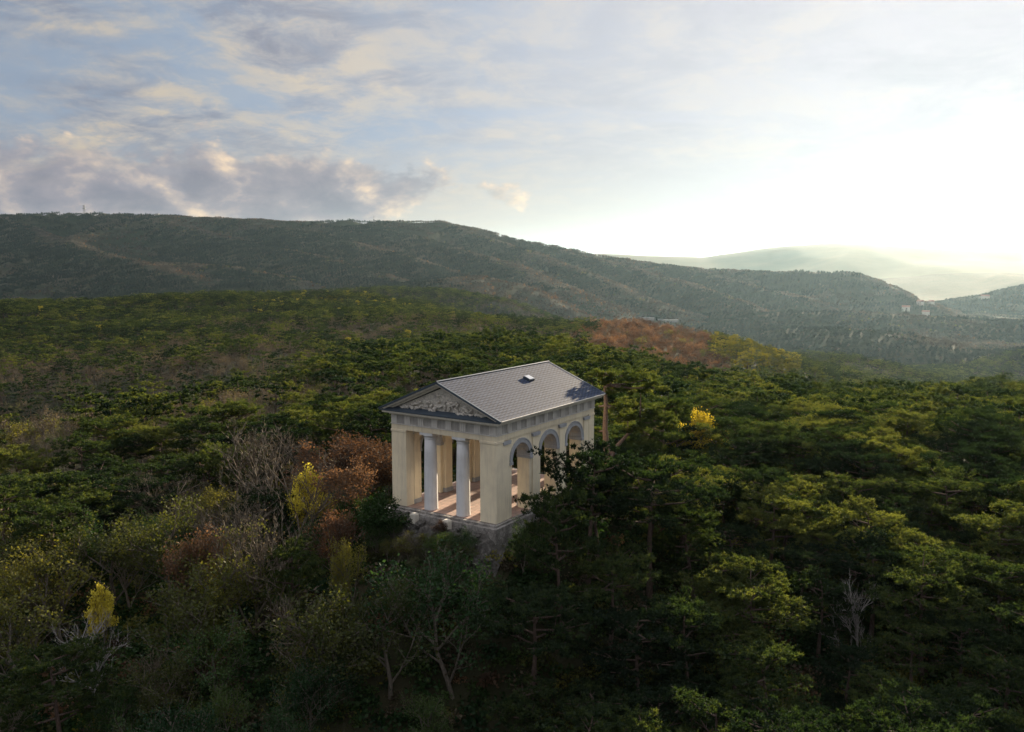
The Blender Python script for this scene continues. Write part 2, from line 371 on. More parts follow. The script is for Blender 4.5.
# keep the terrain under the temple below its floor
def grid_obj(name, i0, i1, mat):
    n = i1 - i0
    V = np.stack([GX[i0:i1], GY[i0:i1], GZ[i0:i1]], -1).reshape(-1, 3)
    ii, jj = np.meshgrid(np.arange(n - 1), np.arange(nA), indexing='ij'); j2 = (jj + 1) % nA
    Fc = np.stack([ii * nA + jj, ii * nA + j2, (ii + 1) * nA + j2, (ii + 1) * nA + jj], -1).reshape(-1, 4)[:, ::-1]
    if i0 == 0:
        pass
    o = bpy.data.objects.new(name, mesh_np(name, V, Fc, [mat], smooth=True)); COL.objects.link(o)
    return tag(o, kind='structure')
iA = int(np.searchsorted(rad, 700)); iB = int(np.searchsorted(rad, 5500))
grid_obj('ground', 0, iA + 1, M['ground']); grid_obj('hills', iA, iB + 1, M['hills']); grid_obj('mountains', iB, len(rad), M['far'])

# ------------------------------------------------------------------ temple
TH, W, L = .581, 10.62, 16.04
cx = -1.204 - W / 2 * math.cos(TH) + L / 2 * math.sin(TH); cy = 64.655 + W / 2 * math.sin(TH) + L / 2 * math.cos(TH)
T = empty('temple', (cx, cy, 0), -TH)
tag(T, 'pale yellow classical temple with grey gable roof, white columns and arched sides on the hilltop', 'temple')
X0, X1, Y0, Y1 = -W / 2, W / 2, -L / 2, L / 2
def PT(name, mb, mat, parent=None, bevel=0): return mb.build(name, M[mat], parent or T, bevel)
b = MB(); b.box(X0 - .45, X1 + .45, Y0 - .75, Y1 + .75, -3.6, -.16); b.box(X0 - .2, X1 + .2, Y0 - .4, Y1 + .4, -.16, -.01)
PT('stone_base', b, 'stone', bevel=.03)
b = MB(); b.box(X0 + .05, X1 - .05, Y0 + .02, Y1 - .02, -.0099, .012); PT('floor', b, 'paving')
# corner piers
PW, PD = 1.55, 1.0
for sx in (-1, 1):
    for sy in (-1, 1):
        b = MB(); xa, xb = sorted((sx * W / 2, sx * (W / 2 - PW))); ya, yb = sorted((sy * L / 2, sy * (L / 2 - PD)))
        b.box(xa, xb, ya, yb, .013, 6.4)
        p = PT('corner_pier', b, 'yellow_wall', bevel=.02)
        b = MB(); b.box(xa - .045, xb + .045, ya - .045, yb + .045, 6.3, 6.49); PT('capital', b, 'yellow_wall', p, .015)
# side walls with three arches
R_IN, R_OUT, ZS = 1.33, 1.70, 4.55
CV = [3.65 - L / 2, 0.0, L / 2 - 3.65]
def side_wall(s):
    xo, xi = s * (W / 2 - .12), s * (W / 2 - 1.25)
    ya, yb = Y0 + PD, Y1 - PD; zt = 6.49
    b = MB()
    cols = [(ya, .013)]
    for c in CV:
        cols += [(c - R_IN, .013), ('J', c - R_IN, ZS)]
        for k in range(1, 24):
            a = math.pi * (1 - k / 24); cols.append((c + R_IN * math.cos(a), ZS + R_IN * math.sin(a)))
        cols += [(c + R_IN, ZS), ('J', c + R_IN, .013)]
    cols.append((yb, .013))
    prev = None
    for q in cols:
        if q[0] == 'J':
            y = q[1]; z0, z1 = prev[1], q[2]
            b.poly([(xo, y, z0), (xo, y, z1), (xi, y, z1), (xi, y, z0)]); prev = (y, z1); continue
        if prev is not None:
            (y0, z0), (y1, z1) = prev, q
            b.poly([(xo, y0, z0), (xo, y1, z1), (xo, y1, zt), (xo, y0, zt)])
            b.poly([(xi, y0, z0), (xi, y0, zt), (xi, y1, zt), (xi, y1, z1)])
            b.poly([(xo, y0, z0), (xi, y0, z0), (xi, y1, z1), (xo, y1, z1)], smooth=False)
        prev = q
    w = PT('side_wall', b, 'yellow_wall')
    # grey soffit lining, outer ring and impost blocks of each arch
    for c in CV:
        b = MB(); n = 28
        xa, xb = s * (W / 2 - .035), s * (W / 2 - 1.32)
        for k in range(n):
            a0, a1 = math.pi * k / n, math.pi * (k + 1) / n
            P = lambda r, a, x: (x, c - r * math.cos(a), ZS + r * math.sin(a))
            for x_, rr in ((xa, (R_IN - .03, R_OUT)), (xb, (R_IN - .03, R_OUT - .1))):
                b.poly([P(rr[0], a0, x_), P(rr[1], a0, x_), P(rr[1], a1, x_), P(rr[0], a1, x_)])
            b.poly([P(R_IN - .03, a0, xa), P(R_IN - .03, a1, xa), P(R_IN - .03, a1, xb), P(R_IN - .03, a0, xb)], True)
            b.poly([P(R_OUT, a0, xa), P(R_OUT, a0, xa - s * .1), P(R_OUT, a1, xa - s * .1), P(R_OUT, a1, xa)], True)
            # raised outer fillet
            x2 = s * (W / 2 + .01)
            b.poly([P(R_OUT - .09, a0, x2), P(R_OUT, a0, x2), P(R_OUT, a1, x2), P(R_OUT - .09, a1, x2)])
            b.poly([P(R_OUT, a0, x2), P(R_OUT, a0, xa), P(R_OUT, a1, xa), P(R_OUT, a1, x2)], True)
            b.poly([P(R_OUT - .09, a0, x2), P(R_OUT - .09, a1, x2), P(R_OUT - .09, a1, xa), P(R_OUT - .09, a0, xa)], True)
        ring = PT('arch_ring', b, 'archstone', w)
        for e in (-1, 1):
            b = MB(); ya_, yb_ = sorted((c + e * (R_IN - .06), c + e * (R_OUT + .02))); xa_, xb_ = sorted((s * (W / 2 + .02), s * (W / 2 - 1.34)))
            b.box(xa_, xb_, ya_, yb_, ZS - .27, ZS - .02); PT('impost', b, 'archstone', w, .02)
        # rosette coffers under each arch
        b = MB()
        for k in (3, 6, 9, 12, 15, 18, 21):
            a = math.pi * k / 24; rr = R_IN - .045
            for t, q in ((.12, .10),):
                pts = []
                for (u_, v_) in ((-1, -1), (1, -1), (1, 1), (-1, 1)):
                    aa = a + u_ * .09; pts.append((s * (W / 2 - .66) + v_ * .3, c - (rr) * math.cos(aa), ZS + rr * math.sin(aa)))
                b.poly(pts)
        PT('coffers', b, 'metope', w)
    # pilasters outside and inside
    for yc in (Y0 + 1.45, (CV[0] + CV[1]) / 2, (CV[1] + CV[2]) / 2, Y1 - 1.45):
        ends = yc in (Y0 + 1.45, Y1 - 1.45)
        hw = .42 if ends else .46
        b = MB(); xa_, xb_ = sorted((s * (W / 2 - .03), s * (W / 2 - .121))); b.box(xa_, xb_, yc - hw, yc + hw, .013, 6.08)
        pl = PT('pilaster', b, 'yellow_wall', w)
        b = MB(); xa_, xb_ = sorted((s * (W / 2 + .09), s * (W / 2 - .115))); b.box(xa_, xb_, yc - hw - .09, yc + hw + .09, 6.08, 6.22); b.box(min(xa_, xb_), max(xa_, xb_), yc - hw - .14, yc + hw + .14, 6.22, 6.36)
        PT('capital', b, 'archstone', w, .015)
        xi_a, xi_b = sorted((s * (W / 2 - 1.251), s * (W / 2 - 1.55)))
        b = MB(); b.box(xi_a, xi_b, yc - hw, yc + hw, .4, 6.0); PT('pilaster', b, 'yellow_wall', w)
        b = MB(); b.box(xi_a - .06, xi_b + .06, yc - hw - .06, yc + hw + .06, .014, .4); PT('pilaster_base', b, 'archstone', w, .02)
        b = MB(); b.box(xi_a - .08, xi_b + .08, yc - hw - .08, yc + hw + .08, 6.0, 6.3); PT('capital', b, 'trim', w, .015)
side_wall(1); side_wall(-1)
# columns front and back
CX = [W / 2 - 3.66, W / 2 - 6.96]
for sy in (-1, 1):
    for x in CX:
        b = MB(); y = sy * (L / 2 - .62)
        b.lathe(x, y, [(.58, .013), (.58, .08), (.565, .3), (.555, 1.5), (.54, 3.2), (.515, 4.8), (.485, 5.95)], 36)
        c = PT('column', b, 'column')
        b = MB(); b.lathe(x, y, [(.485, 5.951), (.52, 5.97), (.52, 6.02), (.49, 6.03), (.50, 6.1), (.60, 6.22), (.64, 6.26), (.60, 6.28)], 36); b.box(x - .66, x + .66, y - .6, y + .6, 6.281, 6.49); PT('capital', b, 'column', c)
# entablature
def ring(name, off, z0, z1, mat, inner=1.5, bevel=.0, parent=None):
    b = MB(); a, c, d, e = X0 - off, X1 + off, Y0 - off, Y1 + off; i = inner
    b.box(a, c, d, Y0 + i, z0, z1); b.box(a, c, Y1 - i, e, z0, z1); b.box(a, X0 + i, Y0 + i, Y1 - i, z0, z1); b.box(X1 - i, c, Y0 + i, Y1 - i, z0, z1)
    return PT(name, b, mat, parent, bevel)
ring('architrave', -.005, 6.491, 7.0, 'yellow_wall', 1.45)
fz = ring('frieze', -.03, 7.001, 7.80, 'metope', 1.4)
b = MB(); b.box(X0 + 1.2, X1 - 1.2, Y0 + 1.2, Y1 - 1.2, 6.95, 7.05); PT('ceiling', b, 'ceiling')
def trig(x, y, dx, dy):
    """a triglyph with two grooves, on the face whose outward normal is (dx,dy)"""
    b = MB(); tx, ty = -dy, dx
    for k in (-1, 0, 1):
        for (w0, w1, pr) in ((-.085, .085, .10),):
            c0 = k * .20; pts = []
            xa = x + tx * (c0 + w0); ya = y + ty * (c0 + w0); xb = x + tx * (c0 + w1) + dx * pr; yb = y + ty * (c0 + w1) + dy * pr
            b.box(min(xa, xb), max(xa, xb), min(ya, yb), max(ya, yb), 7.02, 7.74)
    xa, ya = x - tx * .31, y - ty * .31; xb, yb = x + tx * .31 + dx * .05, y + ty * .31 + dy * .05
    b.box(min(xa, xb), max(xa, xb), min(ya, yb), max(ya, yb), 7.005, 7.745)
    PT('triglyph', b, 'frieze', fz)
for s in (-1, 1):
    n = 11
    for k in range(n + 1): trig(s * (W / 2 - .031), Y0 + .36 + (L - .72) * k / n, s, 0)
    n = 7
    for k in range(n + 1): trig(X0 + .36 + (W - .72) * k / n, s * (L / 2 - .031), 0, s)
ring('architrave_band', .05, 6.93, 7.0005, 'frieze', .02)
ring('frieze_band', .13, 7.75, 7.87, 'trim', .1)
ring('cornice', .55, 7.92, 8.08, 'trim', 1.3, .02)
ring('cornice_bed', .3, 7.8705, 7.9195, 'trim', 1.3)
# pediments
OV, OVF, HE, HR = .81, .66, 8.27, 10.85
sl = (HR - HE) / (W / 2 + OV)
for s in (-1, 1):
    yf = s * (L / 2 - .05); yi = s * (L / 2 - .5)
    xw = W / 2 - .1; zt = HR - .45
    tri = [(-xw, 8.06), (xw, 8.06), (xw, 8.06 + .12), (0, zt - .12), (-xw, 8.18)]
    b = MB(); b.poly([(x, yf, z) for x, z in tri]); b.poly([(x, yi, z) for x, z in tri[::-1]])
    
    rr = random.Random(5)
    for k in range(74):
        x = rr.uniform(-4.3, 4.3); zm = 8.2 + (zt - .55 - 8.2) * (1 - abs(x) / 4.9)
        if zm < 8.42: continue
        z = rr.uniform(8.36, zm); r = rr.uniform(.07, .15)
        a = rr.uniform(0, 3.1); ln = rr.uniform(.12, .34)
        p0 = Vector((x - math.cos(a) * ln, yf + s * .06, z - abs(math.sin(a)) * ln * .6)); p1 = Vector((x + math.cos(a) * ln, yf + s * .12, min(zm, z + abs(math.sin(a)) * ln)))
        mid = (p0 + p1) / 2 + Vector((rr.uniform(-.07, .07), s * .06, rr.uniform(-.05, .05)))
        b.tube([p0, mid, p1], [r * .5, r, r * .45], 7)
    ped = PT('pediment', b, 'relief')
    # sloping sheet on the horizontal cornice
    b = MB(); yo = s * (L / 2 + OVF - .02); ye = s * (L / 2 - .045)
    b.poly([(X0 - OV + .05, yo, 8.16), (X1 + OV - .05, yo, 8.16), (X1 - .1, ye, 8.43), (X0 + .1, ye, 8.43)])
    b.poly([(X0 - OV + .05, yo, 8.085), (X1 + OV - .05, yo, 8.085), (X1 + OV - .05, yo, 8.16), (X0 - OV + .05, yo, 8.16)])
    b.poly([(X0 - OV + .05, yo, 8.085), (X1 + OV - .05, yo, 8.085), (X1 - .1, ye, 8.085), (X0 + .1, ye, 8.085)])
    PT('cornice_sheet', b, 'sheet', ped)
    # raking cornice
    b = MB()
    for sx in (-1, 1):
        for (y_a, y_b, d0, d1) in ((s * (L / 2 - .1), s * (L / 2 + OVF - .1), .10, .27), (s * (L / 2 - .1), s * (L / 2 + .22), .27, .46)):
            xe = W / 2 + OV - .12 - d0 * 1.2
            pts = [(0, HR - d0), (sx * xe, HR - sl * xe - d0), (sx * (xe - (d1 - d0) * 1.5), HR - sl * (xe - (d1 - d0) * 1.5) - d1), (0, HR - d1)]
            for yy in (y_a, y_b): b.poly([(x, yy, z) for x, z in pts])
            for i in range(4):
                (xa, za), (xb, zb) = pts[i], pts[(i + 1) % 4]; b.poly([(xa, y_a, za), (xb, y_a, zb), (xb, y_b, zb), (xa, y_b, za)])
    PT('raking_cornice', b, 'trim', ped)
# side cornice top moulding under the eaves
for s in (-1, 1):
    b = MB(); xa_, xb_ = sorted((s * (W / 2 + .5), s * (W / 2 + .72))); b.box(xa_, xb_, Y0 - .6, Y1 + .6, 8.081, 8.2); PT('gutter', b, 'trim', bevel=.02)
# roof: tile sheets lie in their own plane so the tile grid follows the slope
ang = math.atan(sl); ln = math.hypot(W / 2 + OV, HR - HE)
rf = empty('roof', (0, 0, HR)); rf.parent = T
roofobj = None
for s in (-1, 1):
    b = MB(); yy0, yy1 = Y0 - OVF, Y1 + OVF
    b.box(0, ln, yy0 + .14, yy1 - .14, -.07, 0)
    # rows of tile laps, real steps running along the ridge
    for k in range(1, int(ln / .31)):
        x = k * .31; b.box(x - .018, x + .018, yy0 + .14, yy1 - .14, .0005, .016)
    o = b.build('roof_slope', M['roof'], T); o.location = (0, 0, HR + .0); o.rotation_euler = (0, ang, 0 if s > 0 else math.pi)
    if s > 0:
        roofobj = o
    # dark verge flashings front and back
    for ya_, yb_ in ((yy0 - .02, yy0 + .14), (yy1 - .14, yy1 + .02)):
        b = MB(); b.box(0, ln + .03, ya_, yb_, -.13, .035); b.build('verge_flashing', M['sheet'], o)
    b = MB(); b.box(ln, ln + .05, yy0 + .14, yy1 - .14, -.1, .012); b.build('eave_edge', M['trim'], o)
COL.objects.unlink(rf); bpy.data.objects.remove(rf)
b = MB(); b.tube([(0, Y0 - OVF, HR + .02), (0, Y1 + OVF, HR + .02)], [.09, .09], 10); PT('ridge_cap', b, 'sheet')
# roof hatch on the right slope
hy = Y0 + 10.0; hx = 2.1
b = MB(); b.box(hx - .36, hx + .36, hy - .42, hy + .42, .017, .2); ht = b.build('roof_hatch', M['sheet'], roofobj)
b = MB(); b.box(hx - .31, hx + .31, hy - .37, hy + .37, .201, .23); b.build('hatch_pane', M['hatch'], ht)

# small stone bollards on the front edge and boulders below
def jitter_rock(seed, r):
    rr = random.Random(seed); b = MB(); n, mlat = 10, 6; i0 = 0; pts = []
    for j in range(mlat + 1):
        for k in range(n):
            t = math.pi * j / mlat; a = 2 * math.pi * k / n
            d = Vector((math.sin(t) * math.cos(a), math.sin(t) * math.sin(a), math.cos(t)))
            q = 1 + .45 * mnoise.noise(d * 1.6 + Vector((seed * 3.1, 0, 0))) + .2 * mnoise.noise(d * 4 + Vector((seed, 2, 0)))
            q *= .8 if abs(d.z) > .6 else 1
            pts.append((d.x * r * q * 1.2, d.y * r * q, d.z * r * q * .7))
    b.v = pts
    for j in range(mlat):
        for k in range(n):
            k2 = (k + 1) % n; b.f.append((j * n + k, (j + 1) * n + k, (j + 1) * n + k2, j * n + k2)); b.sm.append(False)
    return b.data('boulder', M['rock'])
def world(u, v, z=0):
    x = W / 2 - u; y = v - L / 2; c, s = math.cos(TH), math.sin(TH)
    return (cx + x * c + y * s, cy - x * s + y * c, z)
for px, py, nm in ((396, 510, 'beside the left corner pier'), (421, 515, 'in front of the left column'), (453.5, 526, 'in front of the right column')):
    x = {396: 10.25, 421: 7.45, 453.5: 4.1}[px]
    q = world(x, -.98)
    b = MB(); b.box(-.3, .3, -.26, .26, -.75, .02); b.box(-.22, .22, -.19, .19, .0205, .1)
    o = b.build('stone_block', M['trim'], None, .03); o.location = (q[0], q[1], -.12); o.rotation_euler = (0, 0, -TH)
    tag(o, 'squat pale stone block standing on the terrace edge ' + nm, 'stone block', 'stone blocks along the terrace edge')
def bank_z(u, v):
    t = (-.55 - v) / 2.6; q = world(u, v); gz = hz(q[0], q[1])
    lump = mnoise.noise(Vector((u * .8, v * .8, 3))) * .5 + abs(mnoise.noise(Vector((u * 2.3, v * 2.3, 8)))) * .45 + mnoise.cell(Vector((u * 1.7, v * 1.9, 1))) * .22
    return gz - .05 + max(0, 1 - t) ** 1.6 * max(0, -.55 - gz) + lump * math.sin(math.pi * min(1, max(0, t) * .8 + .12)) - .9 * (max(0, abs(u - 5.3) - 5.0) / 1.4) - 1.5 * max(0, t - .75) * 4
b = MB(); nu, nv = 110, 34
for j in range(nv + 1):
    for i in range(nu + 1):
        u = -1.2 + 13.2 * i / nu; v = -.55 - 2.6 * j / nv; q = world(u, v); b.v.append((q[0], q[1], bank_z(u, v)))
for j in range(nv):
    for i in range(nu):
        a = j * (nu + 1) + i; b.f.append((a, a + nu + 1, a + nu + 2, a + 1)); b.sm.append(False)
tag(b.build('rock_outcrop', M['rock']), 'broken grey rock bank falling away from the front terrace of the temple', 'rock outcrop')
rocks = [jitter_rock(k, 1.0) for k in range(5)]
rr = random.Random(11)
for k in range(110):
    u = rr.uniform(-.6, 11.4); v = -rr.uniform(.95, 3.4); q = world(u, v); s_ = rr.uniform(.12, .42)
    o = bpy.data.objects.new('boulder', rocks[k % 5]); COL.objects.link(o)
    o.location = (q[0], q[1], bank_z(u, v) + s_ * .25); o.rotation_euler = (rr.uniform(-.4, .4), rr.uniform(-.4, .4), rr.uniform(0, 6)); o.scale = (s_ * rr.uniform(.8, 1.4), s_, s_ * rr.uniform(.7, 1.3))
    tag(o, 'grey limestone boulder in the rubble bank below the temple front', 'boulder', 'rubble boulders below the temple front')

# ------------------------------------------------------------------ tree makers
def blades(C_, Nrm, L_, Wd, rng, per=6, up=.5):
    """tufts of narrow pointed blades: C_ (n,3) centres, per blades each"""
    n = len(C_); c = np.repeat(C_, per, 0)
    d = rng.normal(size=(n * per, 3)); d[:, 2] = d[:, 2] * .6 + up; d += np.repeat(Nrm, per, 0) * .4
    d /= np.linalg.norm(d, axis=1)[:, None]
    side = np.cross(d, rng.normal(size=(n * per, 3))); side /= np.linalg.norm(side, axis=1)[:, None] + 1e-9
    l = L_ * rng.uniform(.6, 1.3, (n * per, 1)); w = Wd * rng.uniform(.7, 1.3, (n * per, 1))
    a = c - d * l * .15 - side * w / 2; b_ = c - d * l * .15 + side * w / 2; t = c + d * l
    V = np.stack([a, b_, t], 1).reshape(-1, 3); return V
def leaves(C_, size, rng, per=1, spread=.2):
    n = len(C_) * per; c = np.repeat(C_, per, 0) + rng.normal(size=(n, 3)) * spread
    a = rng.normal(size=(n, 3)); a /= np.linalg.norm(a, axis=1)[:, None]
    b_ = np.cross(a, rng.normal(size=(n, 3))); b_ /= np.linalg.norm(b_, axis=1)[:, None]
    s = size * rng.uniform(.6, 1.3, (n, 1))
    return np.stack([c - a * s * .5, c + b_ * s * .33, c + a * s * .5, c - b_ * s * .33], 1).reshape(-1, 3)
def tri_mesh(name, V, k, mat):
    return mesh_np(name, V, np.arange(len(V)).reshape(-1, k), [mat])

def pine_meshes(seed, H, lod=0, mat='pine', spread=1.0, low=.42):
    """trunk + limbs mesh data, needle pads mesh data. Flat layered pads like a black pine."""
    rng = np.random.default_rng(seed); rr = random.Random(seed)
    b = MB(); lean = Vector((rr.uniform(-.08, .08), rr.uniform(-.08, .08), 0)); ph = rr.uniform(0, 6)
    tp = []
    for i in range(9):
        t = i / 8; tp.append(Vector((lean.x * H * t + .18 * math.sin(ph + t * 4), lean.y * H * t + .18 * math.cos(ph + t * 3.3), H * t * .95)) - Vector((.18 * math.sin(ph), .18 * math.cos(ph), 0)))
    r0 = .026 * H
    b.tube([tp[0] - Vector((0, 0, 1.5))] + tp, [r0 * 1.25] + [r0 * (1 - .8 * i / 8) for i in range(9)], 8 if lod == 0 else 4)
    pads = []
    nl = rr.randint(12, 16) if lod == 0 else 9
    for k in range(nl):
        t = low + (1 - low) * ((k + rr.random() * .7) / nl); f_ = t * 8; i = min(7, int(f_)); base = tp[i].lerp(tp[i + 1], f_ - i)
        a = k * 2.4 + rr.uniform(-.5, .5); env = (math.sin(math.pi * min(1, (t - low) / (1 - low) * .62 + .25))) ** .7
        ll = H * .30 * spread * env * rr.uniform(.75, 1.2) + .3
        rise = rr.uniform(.05, .35) + .35 * (t - low)
        mid = base + Vector((math.cos(a) * ll * .5, math.sin(a) * ll * .5, ll * rise * .3)); end = base + Vector((math.cos(a) * ll, math.sin(a) * ll, ll * rise))
        if lod == 0: b.tube([base, mid, end], [r0 * .38, r0 * .25, r0 * .1], 5)
        pads.append((end, rr.uniform(.75, 1.25))); pads.append((mid + Vector((rr.uniform(-.5, .5), rr.uniform(-.5, .5), .25)), rr.uniform(.55, .95)))
        if lod == 0:
            for sgn in (-1, 1):
                e2 = mid + Vector((math.cos(a + sgn * .8) * ll * .45, math.sin(a + sgn * .8) * ll * .45, ll * rise * .5)); b.tube([mid, e2], [r0 * .18, r0 * .07], 4)
                pads.append((e2, rr.uniform(.6, 1.05)))
    pads.append((tp[-1] + Vector((0, 0, .05)), 1.0)); pads.append((tp[-1] + Vector((.5, .2, -.2)), .8))
    Cs = []; Ns = []
    sc_ = H / 9
    for p_, r in pads:
        r *= sc_ * 1.08; n = int((56 if lod == 0 else (13 if lod == 1 else 5)) * (r / 1.0) ** 2) + 4
        # several sub-lumps make each pad uneven
        nlump = 9 if lod == 0 else 4; lum = rng.uniform(-.95, .95, size=(nlump, 3)) * np.array([.95, .95, .26]) * r
        which = rng.integers(0, nlump, n); d = rng.normal(size=(n, 3)) * np.array([.15, .15, .085]) * r
        Cs.append(np.array(p_)[None] + lum[which] + d); nn = d.copy(); nn[:, 2] = np.abs(nn[:, 2]) + .2; Ns.append(nn / np.linalg.norm(nn, axis=1)[:, None])
    Cs = np.concatenate(Cs); Ns = np.concatenate(Ns)
    if lod == 0: V = blades(Cs, Ns, .24 * sc_ ** .5, .085, rng, 7)
    elif lod == 1: V = blades(Cs, Ns, .42 * sc_, .26, rng, 6, .35)
    else: V = blades(Cs, Ns, .75 * sc_, .6, rng, 5, .3)
    return b.data('pine_trunk', M['pinebark']), tri_mesh('pine_needles', V, 3, M[mat])

def broad_meshes(seed, H, mat='dry', density=1.0, leafsize=.16, wid=.42, twig='twig', lod=0, upright=.5, trunkh=.25, bark='bark', clumpy=.22):
    rng = np.random.default_rng(seed); rr = random.Random(seed); b = MB(); tips = []; tw = []
    def grow(p, d, ln_, r, lev):
        n = 3; pts = [p]; q = p.copy(); dd = d.copy()
        for i in range(n):
            dd = (dd + Vector((rr.uniform(-.22, .22), rr.uniform(-.22, .22), rr.uniform(-.05, .2) * upright * 2))).normalized()
            q = q + dd * (ln_ / n); pts.append(q.copy())
        if lev <= 2 and (lod == 0 or lev <= 1): b.tube(pts, [r * (1 - .55 * i / n) for i in range(n + 1)], (7, 5, 4, 3)[lev])
        else: tw.append((pts, r))
        if lev == 3 or (lod and lev == 2):
            tips.append(pts[-1]); tips.append(pts[-2]); return
        k = (rr.randint(6, 8), rr.randint(4, 6), rr.randint(4, 5))[lev]
        for j in range(k):
            t = (trunkh + (1 - trunkh) * (j + rr.random()) / k) if lev == 0 else (.3 + .7 * (j + rr.random()) / k)
            f_ = t * n; i = min(n - 1, int(f_)); o = pts[i].lerp(pts[i + 1], f_ - i)
            a = j * 2.4 + rr.uniform(-.6, .6); tilt = rr.uniform(.45, .95) * (1.15 - .5 * upright)
            ax = dd.cross(Vector((.3, .5, .8))).normalized(); nd = dd.copy(); nd.rotate(Matrix.Rotation(tilt, 3, ax)); nd.rotate(Matrix.Rotation(a, 3, dd))
            if nd.z < -.15: nd.z *= -.3
            s_ = (wid * 1.15 * rr.uniform(.8, 1.15) * (1.1 - .45 * t)) if lev == 0 else rr.uniform(.42, .62)
            grow(o, nd, (H if lev == 0 else ln_) * s_, r * (.5 if lev == 0 else .55), lev + 1)
    grow(Vector((0, 0, -.6)), Vector((rr.uniform(-.1, .1), rr.uniform(-.1, .1), 1)).normalized(), H * .8, .022 * H, 0)
    # fine twigs as thin ribbons crossing each other
    V = []
    for pts, r in tw:
        fans = [(pts, max(.018, r * .8))]
        for _ in range((8 if trunkh < .07 else 4) if lod == 0 else 2):
            i = rr.randint(1, len(pts) - 1); o = pts[i]; d = (pts[i] - pts[i - 1]).normalized() + Vector((rr.uniform(-.7, .7), rr.uniform(-.7, .7), rr.uniform(.0, .7))); d.normalize()
            fans.append(([o, o + d * rr.uniform(.35, .8) * H / 8], .014))
        for ps, w in fans:
            w = w if lod == 0 else w * 2.2
            for p0, p1 in zip(ps[:-1], ps[1:]):
                s_ = (p1 - p0).cross(Vector((rr.uniform(-1, 1), rr.uniform(-1, 1), rr.uniform(-1, 1)))).normalized() * w
                V.append((p0 - s_, p0 + s_, p1))
    for t in V: b.poly(t)
    tr = b.data('branches', M[bark])
    Cc = np.array([tuple(t) for t in tips]); per = max(1, int(round((9 if lod == 0 else 5) * density)))
    keep = rng.random(len(Cc)) < min(1, .55 + density * .5)
    Cc = Cc[keep]
    crown = tri_mesh('leaves', leaves(Cc, leafsize * (1 if lod == 0 else 2.0), rng, per, clumpy * H / 6 + .04), 4, M[mat]) if density > 0 else None
    return tr, crown

class Proto:
    def __init__(s, name, crownname, tr, cr): s.name = name; s.cn = crownname; s.tr = tr; s.cr = cr
def place(pr, x, y, z, sc_, rz, label, cat, group=None, tilt=(0, 0), sz=1.0):
    e = bpy.data.objects.new(pr.name, None); COL.objects.link(e); e.empty_display_size = .3
    e.location = (x, y, z); e.rotation_euler = (tilt[0], tilt[1], rz); e.scale = (sc_, sc_, sc_ * sz)
    tag(e, label, cat, group)
    t = bpy.data.objects.new('trunk', pr.tr); COL.objects.link(t); t.parent = e
    if pr.cr:
        c = bpy.data.objects.new(pr.cn, pr.cr); COL.objects.link(c); c.parent = e
    return e
PINES = [Proto('pine_tree', 'crown', *pine_meshes(100 + k, 9, 0, 'pine', (1.0, 1.25, .9, 1.15, 1.05, .8, 1.3)[k], (.42, .55, .38, .5, .6, .35, .6)[k])) for k in range(7)] + [Proto('pine_tree', 'crown', *pine_meshes(150 + k, 9, 0, 'pine', (1.1, .95, 1.2)[k], (.48, .3, .66)[k])) for k in range(3)]
BROAD = {
    'dry': [Proto('bare_tree', 'dry_leaves', *broad_meshes(200 + k, 6, 'dry', .35, .10, .45, bark='twig')) for k in range(3)],
    'bush': [Proto('bare_bush', 'dry_leaves', *broad_meshes(230 + k, 4.6, 'dry', .22, .09, .62, upright=.75, trunkh=.06, bark='twig')) for k in range(3)],
    'olive': [Proto('broadleaf_tree', 'crown', *broad_meshes(210 + k, 6, 'olive', 1.5, .17, .45)) for k in range(3)],
    'green': [Proto('broadleaf_tree', 'crown', *broad_meshes(220 + k, 6, 'green', 1.6, .17, .5)) for k in range(3)],
    'rust': [Proto('oak_tree', 'crown', *broad_meshes(240 + k, 5.5, 'rust', 1.4, .17, .48)) for k in range(3)],
    'yellow': [Proto('yellow_tree', 'crown', *broad_meshes(250 + k, 4.5, 'yellow', 1.5, .18, .45, clumpy=.13)) for k in range(2)],
    'gold': [Proto('yellow_tree', 'crown', *broad_meshes(255, 4.5, 'yellow', 2.2, .15, .48, clumpy=.2, trunkh=.4))],
    'sage': [Proto('shrub', 'crown', *broad_meshes(260 + k, 4, 'sage', 1.1, .14, .55, upright=.7, trunkh=.08)) for k in range(2)],
    'dark': [Proto('evergreen_bush', 'crown', *broad_meshes(270, 3.6, 'darkgreen', 3.4, .15, .5, trunkh=.04, clumpy=.26))],
    'dead': [Proto('dead_tree', 'crown', *broad_meshes(280 + k, 6, 'dry', 0, .1, .42, bark='palebark', upright=.2)) for k in range(2)],
}
# ------------------------------------------------------------------ special trees (px, py of top, distance)
occupied = []
def special(kind, idx, px, py, d, Hn, label, cat, rz=0., grp=None, wide=1.0, fixh=None):
    """stands at distance d under the pixel of its top; height from the ground there"""
    cap = {'pine': 12.9, 'yellow': 6.2, 'gold': 7.5 if px < 500 else 9.5, 'olive': 8.2, 'bush': 9.0, 'dead': 6.5, 'rust': 7.2}.get(kind, 9)
    while True:
        x, y, zt = at(px, py, d); g = hz(x, y)
        if zt - g <= cap or d > 130: break
        d += .5
    pr = (PINES if kind == 'pine' else BROAD[kind])[idx]
    h = max(1.5, zt - g) if fixh is None else fixh
    base = g - .15 if fixh is None else g - .1
    s = h / Hn
    e = place(pr, x, y, base, s, rz, label, cat, grp)
    e.scale = (s * wide, s * wide, s); occupied.append((x, y, (2.6 if kind == 'pine' else 2.0)))
    return e
